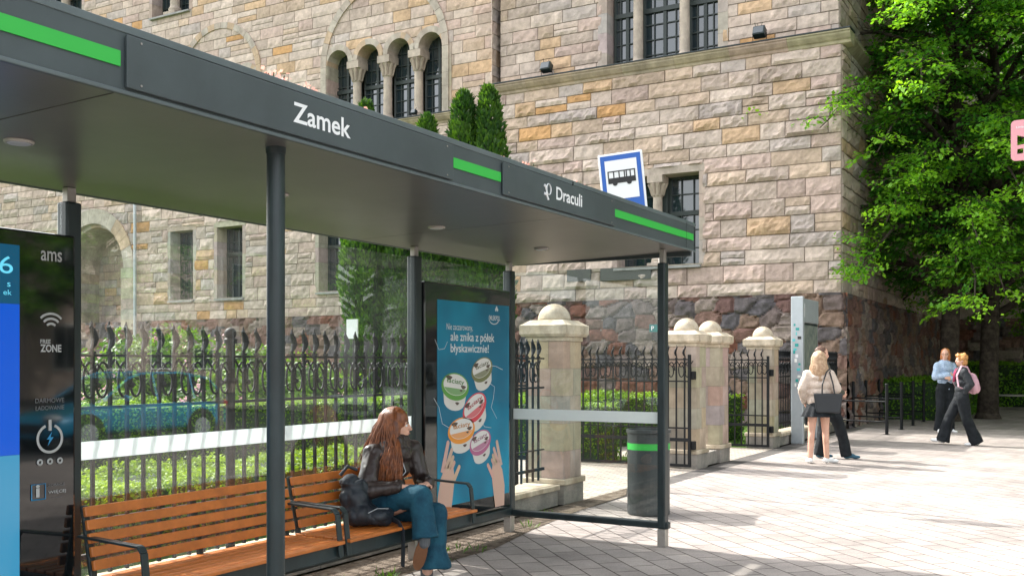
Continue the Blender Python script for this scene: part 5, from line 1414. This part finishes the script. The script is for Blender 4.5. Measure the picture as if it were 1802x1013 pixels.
for z, r1 in ((0,.13),(.12,.13),(.24,.145),(.34,.15),(.40,.12)): 
    c_ = hip.lerp(neck, z/.46)+Vector((.012,0,.04)); b.ball(c_,(r1*.95,r1*1.18,.10),18,10)
cap(b,sR+Vector((0,.03,-.01)),sL+Vector((0,-.03,-.01)),.075,.075); cap(b,neck+Vector((-.02,0,-.07)),neck+Vector((-.015,0,-.01)),.085,.066)
chain(b,[sR,eR,wR+Vector((-.02,-.01,0))],[.078,.068,.050]); chain(b,[sL,eL,wL+Vector((-.01,.03,0))],[.078,.068,.050])
for t_ in np.linspace(0,1,4): b.ball(sR.lerp(eR,.2+t_*.75),(.078,.070,.05),12,8)
jk = fix(remesh(b,"jacket",M_leather,W,vox=.008,smooth=4,disp=.020,dscale=10),W)
b = MB(); b.tube([neck+Vector((.10,-.05,-.10)),neck+Vector((.14,-.05,-.2)),hip+Vector((.17,-.04,.20)),hip+Vector((.16,-.02,.1))],.0035,5)
b.tube([wR+Vector((-.035,-.045,.01)),wR+Vector((-.01,-.045,-.02)),wR+Vector((.005,-.02,-.045))],.004,5)
b.build("zip", M_greymetal, W)
# hair: a cap over the skull and long strands
up = Vector((0,0,1)); rt = up.cross(fd).normalized(); fh = Vector((fd.x,fd.y,0)).normalized()
b = MB(); M_ = Matrix((fh,rt,up)).transposed()
b.ball(hc+fh*-.022+up*.036,(.106,.087,.100),20,14,M=M_); b.ball(hc+fh*-.060+up*-.05,(.060,.084,.12),18,12,M=M_)
for s_ in (-1,1): b.ball(hc+fh*-.015+rt*s_*.062+up*-.03,(.055,.024,.10),12,8,M=M_)
cap(b,hc+fh*-.07+up*-.1,hc+fh*-.11+rt*-.03+up*-.30,.070,.06)
hair = fix(remesh(b,"hair",M_hairr,W,vox=.009,smooth=4,disp=.006,dscale=30),W)
def hs_(i, rr_):
    # roots on the crown, sweep around the head, then fall
    side = rr_.uniform(-1,1); a = side*R(150)  # 0 = back
    back = -fh; dirr = (back*math.cos(a*.62)+rt*math.sin(a*.62)).normalized()
    top = hc+up*.130+fh*(-.01)+rt*(side*.012)
    pts = [top]
    rx = .100 if abs(side)<.5 else .092
    rr2 = rr_.uniform(.0,.016)
    for t_ in (.35,.7,1.0):
        th = t_*R(88); e = dirr*(math.sin(th)*(rx+rr2)); e = e - fh*.018; pts.append(hc+e+up*(.03+math.cos(th)*.102))
    ln = rr_.uniform(.26,.44)*(1 if abs(side)<.75 else .93)
    out = dirr*rr_.uniform(.05,.11)+Vector((rr_.uniform(-.015,.015),rr_.uniform(-.015,.015),0))
    last = pts[-1]
    # over the shoulder towards the front for side strands
    fwd = fh*(.05 if abs(side)>.6 else -.03)
    ph = rr_.random()*6; amp = rr_.uniform(.004,.014)
    for k in range(1,7):
        t_ = k/6; pts.append(last+up*(-ln*t_)+(out+fwd)*(t_**1.0)*1.0+rt*(amp*math.sin(ph+t_*7))+fh*(amp*math.cos(ph+t_*6)))
    return pts
strands("hair_strands", M_hairr, W, None, hs_, 900, r_=.0042, seed=4)
def hs2(i, rr_):   # camera-side lock falling on the chest and back
    s0 = hc - rt*.0 + up*.05
    camside = Vector((.35,-.93,0)).normalized()
    a = rr_.uniform(-.42,1.3); dirr = (camside*math.cos(a)-fh*math.sin(a)*1.0).normalized()
    pts = [hc+up*.125-fh*.01, hc+dirr*.075+up*.095-fh*.015, hc+dirr*.100+up*.02-fh*.012, hc+dirr*.108-up*.08-fh*.01]
    ln = rr_.uniform(.22,.36); ph = rr_.random()*6; amp = rr_.uniform(.004,.012); last = pts[-1]
    for k in range(1,7):
        t_ = k/6; pts.append(last-up*(ln*t_)+(dirr*.105-fh*(.02*math.sin(a)))*math.sin(t_*1.9)+fh*(amp*math.sin(ph+t_*6))+rt*amp*math.cos(ph+t_*5))
    return pts
strands("hair_strands", M_hairr, W, None, hs2, 800, r_=.0042, seed=8)
# shoes
shoe(W, (-3.865,5.545,.395), (-3.925,5.53,.165), M_shoew, M_sole, .98, up=(-.57,.81,.05))
shoe(W, (-4.01,5.80,.012), (-3.92,5.58,.012), M_greysock, M_shoew, 1.0)
b = MB(); cap(b,(-3.885,5.565,.44),(-3.89,5.565,.34),.046,.042); b.build("sock", M_greysock, W); b = MB(); cap(b,(-3.985,5.735,.22),(-3.985,5.735,.09),.046,.044); b.build("sock", M_greysock, W)
# backpack
bp_ = thing("backpack", "slouched black backpack on the bench beside the seated woman", "backpack", (-4.27,5.36,.452))
b = MB(); b.ball((-4.27,5.37,.53),(.14,.15,.085),18,12); b.ball((-4.31,5.36,.64),(.11,.13,.13),18,12); b.ball((-4.32,5.34,.74),(.085,.10,.05),16,10); b.ball((-4.15,5.43,.515),(.09,.13,.065),16,10)
o = remesh(b,"bag",M_bagblk,bp_,vox=.009,smooth=3,disp=.03,dscale=9); o.location = -bp_.location
b = MB(); b.tube([(-4.10,5.48,.50),(-4.03,5.47,.48),(-3.992,5.465,.43),(-3.985,5.46,.30),(-3.99,5.462,.19)],.019,6,flat=.2); b.tube([(-4.2,5.52,.50),(-4.12,5.55,.56),(-4.10,5.60,.62)],.012,6,flat=.4); b.tube([(-4.34,5.24,.80),(-4.30,5.27,.86),(-4.27,5.33,.83)],.012,6); b.build("strap", M_bagblk, bp_)
b = MB(); b.tube([(-4.13,5.27,.56),(-4.10,5.33,.585),(-4.075,5.42,.575)],.003,4); b.build("piping", M_greymetal, bp_)

# --- standing figures; local frame: facing +y, right hand +x, then turned
def figure(label, loc, face, H, skin_legs=False, feet=((-.1,0),(.1,0)), footdir=None, arms=None, headface=None, knees=None, lean=(0,0), toes=None):
    t = thing("person", label, "person", loc); s = H/1.75
    t.rotation_euler = (0,0,math.atan2(face[1],face[0])-math.pi/2)
    J = {}
    J['hip'] = Vector((lean[0]*.5,lean[1]*.5,.93*s)); J['neck'] = Vector((lean[0],lean[1],1.46*s)); J['head'] = J['neck']+Vector((0,.012,.165*s))
    for i, k in enumerate((-1,1)):
        J['h%d'%i] = J['hip']+Vector((k*.085*s,0,-.03)); J['a%d'%i] = Vector((feet[i][0],feet[i][1],(feet[i][2] if len(feet[i])>2 else .085)*1.0))
        m = J['h%d'%i].lerp(J['a%d'%i],.5); J['k%d'%i] = m+Vector((0,.03 if knees is None else knees[i],.02))
        J['s%d'%i] = J['neck']+Vector((k*.165*s,-.005,-.075*s))
        if arms: J['e%d'%i] = Vector(arms[i][0]); J['w%d'%i] = Vector(arms[i][1])
        else: J['e%d'%i] = J['s%d'%i]+Vector((k*.05,-.03,-.29*s)); J['w%d'%i] = J['e%d'%i]+Vector((0,.05,-.25*s))
    return t, J, s
def finish_body(t, J, s, hf, handdirs=None, vox=.011):
    b = MB(); L = head(b, J['head'], hf, s*1.0); cap(b,J['neck']+Vector((0,0,-.06)),J['head']+Vector((0,-.01,-.06)),.055*s,.05*s)
    cap(b,J['hip'],J['neck']+Vector((0,0,-.14)),.095*s,.095*s); cap(b,J['s0'],J['s1'],.05*s,.05*s)
    for i in (0,1):
        chain(b,[J['s%d'%i],J['e%d'%i],J['w%d'%i]],[.048*s,.040*s,.027*s]); chain(b,[J['h%d'%i],J['k%d'%i],J['a%d'%i]],[.088*s,.056*s,.040*s])
        c_ = J['k%d'%i].lerp(J['a%d'%i],.28)+Vector((0,-.014,0)); b.ball(c_,(.050*s,.055*s,.11*s),14,10)
        d = (J['w%d'%i]-J['e%d'%i]).normalized() if not handdirs else Vector(handdirs[i]); hand(b,J['w%d'%i],d,((1 if i==0 else -1),0.2,0) if not handdirs else (0,-1,0),s,.4)
    o = remesh(b,"body",M_skin,t,vox=vox,smooth=2)
    eyes(L,o,s); return L
def legs(t, J, s, m, rad=(.11,.085,.075), name="trousers", flare=None):
    b = MB()
    for i in (0,1):
        h,k,a = J['h%d'%i],J['k%d'%i],J['a%d'%i]; chain(b,[h,k],[rad[0]*s,rad[1]*s]); 
        mid = k.lerp(a,.5); e = a+Vector((0,-.012,-.045)); chain(b,[k,mid],[rad[1]*s,(rad[1]+rad[2])/2*.92*s]); b.tube([k.lerp(a,.3),mid,e],[rad[1]*.95*s,(rad[1]+rad[2])/2*.94*s,rad[2]*1.05*s],18)
    cap(b,J['hip']+Vector((-.06,0,.02)),J['hip']+Vector((.06,0,.02)),.12*s,.12*s); cap(b,J['hip'],J['hip']+Vector((0,0,.12)),.12*s,.115*s)
    return remesh(b,name,m,t,vox=.014,smooth=4,disp=.012,dscale=9)
def top(t, J, s, m, wr=(.074,.066,.050), bulk=1.0, name="jacket", low=0.0, disp=.016, waist=1.0, sleeve=1.0):
    b = MB()
    for f, r1 in ((low,.150*waist),(.25,.145*waist),(.5,.150),(.75,.158),(.9,.14)):
        c_ = J['hip'].lerp(J['neck'],f); b.ball(c_,(r1*1.12*s*bulk,r1*.80*s*bulk,.11*s),18,10)
    cap(b,J['s0'].lerp(J['s1'],.12),J['s0'].lerp(J['s1'],.88),.078*s*bulk,.078*s*bulk); cap(b,J['neck']+Vector((0,0,-.07*s)),J['neck']+Vector((0,0,-.01*s)),.085*s,.064*s)
    for i in (0,1): chain(b,[J['s%d'%i],J['e%d'%i],J['e%d'%i].lerp(J['w%d'%i],.97*sleeve)],[wr[0]*s*bulk,wr[1]*s*bulk,wr[2]*s*bulk])
    return remesh(b,name,m,t,vox=.012,smooth=4,disp=disp,dscale=10)
def shoes_on(t, J, m, sole, toed, stripes=None, s=1.0):
    for i in (0,1):
        a = J['a%d'%i]; d = Vector(toed[i]).normalized(); z = a.z-.083
        tilt = toed[i][2] if len(toed[i])>2 else 0
        hl = Vector((a.x,a.y,z))-Vector((d.x,d.y,0))*.06; shoe(t, hl, hl+Vector((d.x*.27,d.y*.27,tilt)), m, sole, s, stripes=stripes)
# blond woman from behind
p = c2s((1441-901)/1776*15.4,15.4)
t, J, s = figure("blond woman seen from behind in cream fleece jacket and short black skirt", (p.x,p.y,.008), (-.30,.95), 1.70, feet=((-.13,-.03),(.12,.05)), arms=(((-.24,-.02,1.14),(-.20,.12,.93)),((.25,-.03,1.14),(.19,.16,1.02))))
finish_body(t,J,s,(.2,1,-.05))
b = MB()
for f, r1, z in ((.0,.155,.14),(.3,.155,.10),(.55,.16,.10),(.8,.165,.09),(.92,.14,.07)): b.ball(J['hip'].lerp(J['neck'],f*.9+.08),(r1*1.15,r1*.88,z),18,10)
cap(b,J['s0'].lerp(J['s1'],.1),J['s0'].lerp(J['s1'],.9),.085,.085)
for i in (0,1): chain(b,[J['s%d'%i],J['e%d'%i],J['e%d'%i].lerp(J['w%d'%i],.88)],[.085,.080,.060])
remesh(b,"fleece_jacket",M_fleece,t,vox=.012,smooth=3,disp=.016,dscale=14)
# pleated skirt
b = MB(); n=72; P=[]; lv=[(0.995,.125),(.93,.155),(.86,.185),(.79,.215),(.735,.235)]
for z,r1 in lv:
    for k in range(n):
        a=2*math.pi*k/n; rr1 = r1*(1+.07*math.sin(a*12)*((.995-z)/.26)); P.append((rr1*1.08*math.cos(a), rr1*.92*math.sin(a), z*s))
F=[(i*n+k,i*n+(k+1)%n,(i+1)*n+(k+1)%n,(i+1)*n+k) for i in range(len(lv)-1) for k in range(n)]
b.add(P,F); b.build("skirt", M_black, t, raw=True, smooth=True)
shoes_on(t,J,M_shoew,M_shoew,((-.1,1,0),(.85,.5,0)),stripes=M_ink)
b = MB(); b.ball(J['head']+Vector((0,-.02,.035)),(.088,.104,.103),18,12); b.ball(J['head']+Vector((0,-.065,-.07)),(.092,.055,.13),16,10); b.ball(J['head']+Vector((0,-.10,-.20)),(.085,.035,.12),16,10)
remesh(b,"hair",M_hairb,t,vox=.011,smooth=3,disp=.005,dscale=30)
hh = J['head'].copy()
def hsb(i, rr_):
    a = rr_.uniform(-1.5,1.5); d = Vector((math.sin(a),-math.cos(a),0)); r0 = .10+rr_.uniform(0,.012)
    pts=[hh+Vector((rr_.uniform(-.015,.015),0,.14)), hh+d*.07+Vector((0,0,.11)), hh+d*r0+Vector((0,0,.03)), hh+d*(r0+.004)+Vector((0,0,-.06))]; ln = rr_.uniform(.16,.27)
    for k in range(1,5): pts.append(pts[3]+Vector((0,0,-ln*k/4))+d*(.02*math.sin(k*.7))+Vector((rr_.uniform(-.006,.006),-.02*k/4,0)))
    return pts
ob = strands("hair_strands", M_hairb, None, None, hsb, 240, r_=.006, seed=2); ob.parent = t
# tote bag on her shoulder
tb = thing("tote_bag", "black leather tote bag on the blond woman's right shoulder", "bag", (p.x,p.y,1.0)); tb.rotation_euler = t.rotation_euler
b = MB(); bx_, by_ = .12, -.19
P = [(-.17,-.035,-.18),(.17,-.035,-.18),(.17,.05,-.18),(-.17,.05,-.18),(-.215,-.02,.115),(.215,-.02,.115),(.215,.03,.115),(-.215,.03,.115)]
b.add([(x+bx_,y+by_,z-.035) for x,y,z in P],[(0,3,2,1),(4,5,6,7),(0,1,5,4),(1,2,6,5),(2,3,7,6),(3,0,4,7)]); b.build("bag", M_leather if False else mat("grey_black_leather",(.010,.013,.016),.45,noise=.15,bump=.1), tb, raw=True, bevel=.02)
b = MB(); b.tube([(bx_-.09,by_-.03,.07),(bx_-.085,by_-.01,.22),(bx_-.02,by_+.06,.40),(bx_+.03,by_+.16,.45),(bx_+.05,by_+.20,.30)],.011,6,flat=.5); b.tube([(bx_+.09,by_-.03,.07),(bx_+.07,by_+.0,.22),(bx_+.03,by_+.09,.40),(bx_+.05,by_+.17,.43)],.011,6,flat=.5); b.build("strap", M_ink, tb, raw=True)
# man hidden behind her
p = c2s((1463-901)/1776*16.2,16.2)
t, J, s = figure("man in dark trousers mostly hidden behind the blond woman", (p.x,p.y,.008), (.866,.5), 1.80, feet=((-.08,-.16),(.10,.22,.085)), lean=(0,-.16), arms=(((-.26,-.10,1.18),(-.12,.12,1.05)),((.22,-.10,1.18),(.08,.14,1.05))))
finish_body(t,J,s,(.0,1,-.12)); legs(t,J,s,M_black,rad=(.115,.092,.085)); top(t,J,s,mat("olive_jacket",(.06,.06,.045),.8),bulk=1.05)
shoes_on(t,J,M_shoeb,M_shoeb,((0,1,0),(0,1,0)),stripes=M_shoew)
b = MB(); b.ball(J['head']+Vector((0,-.02,.04)),(.086,.10,.095),18,12); remesh(b,"hair",M_hairk,t,vox=.012,smooth=2,disp=.012,dscale=25)
# man with crossed arms
p = c2s((1663-901)/1776*22.2,22.2)
t, J, s = figure("ginger haired man with glasses, crossed arms and light blue checked shirt", (p.x,p.y,.0), (.62,-.78), 1.86, feet=((-.12,.0),(.12,-.05)), arms=(((-.27,.06,1.22),(-.02,.23,1.20)),((.27,.06,1.22),(.04,.20,1.27))))
L_ = finish_body(t,J,s,(.62,.78,.02),handdirs=((1,.1,.1),(-1,.1,.0)),vox=.012)
legs(t,J,s,M_black,rad=(.115,.10,.095)); top(t,J,s,M_shirt,bulk=1.05,name="shirt",waist=.95)
shoes_on(t,J,M_shoew,M_sole,((-.2,1,0),(.45,1,0)))
hd = J['head']; ff = Vector((.62,.78,0)).normalized(); rt2 = Vector((0,0,1)).cross(ff)
b = MB(); b.ball(hd-ff*.025+Vector((0,0,.045)),(.092,.096,.09),18,12); b.ball(hd-ff*.06+Vector((0,0,-.06)),(.088,.070,.12),16,10)
for k in (-1,1): b.ball(hd+rt2*k*.075-ff*.01+Vector((0,0,-.06)),(.035,.035,.11),12,8)
remesh(b,"hair",M_hairg,t,vox=.011,smooth=2,disp=.012,dscale=22)
b = MB()
for k in (-1,1):
    c_ = L_(.094,k*.032,.0); b.tube([c_+rt2*(.024*math.cos(a))+Vector((0,0,.018*math.sin(a))) for a in np.linspace(0,2*math.pi,12)],.0028,4); b.tube([L_(.092,k*.055,.004),L_(.0,k*.082,.004)],.003,4)
b.build("glasses", M_ink, t, raw=True)
# striding woman
p = c2s((1692-901)/1776*18.8,18.8)
t, J, s = figure("short haired woman striding left in black clothes", (p.x,p.y,.008), (-.90,-.36), 1.70, feet=((-.07,-.24,.085),(.07,.33,.10)), lean=(0,.0), knees=(.06,.03), arms=(((-.23,-.10,1.14),(-.10,.0,.95)),((.23,-.08,1.14),(.10,.0,.95))))
finish_body(t,J,s,(-.15,1,.0)); legs(t,J,s,M_black,rad=(.12,.10,.125)); top(t,J,s,mat("charcoal_jacket",(.012,.015,.018),.8,hi=(.022,.026,.03),nscale=12),bulk=1.08,low=-.05)
shoes_on(t,J,M_shoew,M_shoew,((0,1,-.01),(0,1,.05)))
b = MB(); hd = J['head']; b.ball(hd+Vector((0,-.025,.045)),(.098,.108,.095),18,12); b.ball(hd+Vector((0,-.06,-.03)),(.088,.06,.08),16,10); b.ball(hd+Vector((0,.05,.085)),(.075,.05,.045),14,8)
remesh(b,"hair",M_hairs,t,vox=.011,smooth=1,disp=.030,dscale=17)
b = MB(); b.tube([J['neck']+Vector((-.06,.07,.0)),J['neck']+Vector((-.02,.115,-.08)),J['neck']+Vector((-.01,.135,-.24))],[.03,.028,.02],8,flat=.5); b.tube([J['neck']+Vector((.06,.07,.0)),J['neck']+Vector((.03,.115,-.08)),J['neck']+Vector((.02,.135,-.20))],[.03,.028,.02],8,flat=.5); b.build("scarf", M_magenta, t, raw=True, smooth=True)
rb = thing("backpack", "pink backpack on the striding woman's back", "backpack", (p.x,p.y,1.1)); rb.rotation_euler = t.rotation_euler
b = MB(); b.ball((.03,-.22,.02),(.15,.10,.17),16,12); b.ball((.03,-.20,.14),(.11,.08,.11),16,10); b.ball((.04,-.28,-.04),(.10,.06,.09),14,8)
remesh(b,"bag",M_pink,rb,vox=.012,smooth=3,disp=.018,dscale=10)
b = MB(); b.tube([(.03,-.16,.22),(.07,-.10,.34),(.10,.0,.39),(.11,.08,.30),(.14,.12,.10),(.13,.02,-.10),(.10,-.16,-.14)],.018,6,flat=.4); b.tube([(-.02,-.16,.22),(-.09,-.08,.36),(-.11,.03,.38),(-.13,.12,.20),(-.17,.10,.0),(-.12,-.14,-.12)],.018,6,flat=.4); b.build("strap", M_pink, rb, raw=True)
# small notice on the garden side of the fence
p = gp(620, 12.0)
nt = thing("notice_board", "small white notice plate on a thin stake beside the left conifers", "notice", (p.x,p.y,0))
b = MB(); b.box(p.x-.08,p.x+.08,p.y-.01,p.y+.01,1.83,2.06); b.build("plate", M_white, nt); b = MB(); b.cyl((p.x,p.y+.02,0),(p.x,p.y+.02,1.9),.006,n=8); b.build("stake", M_iron, nt)
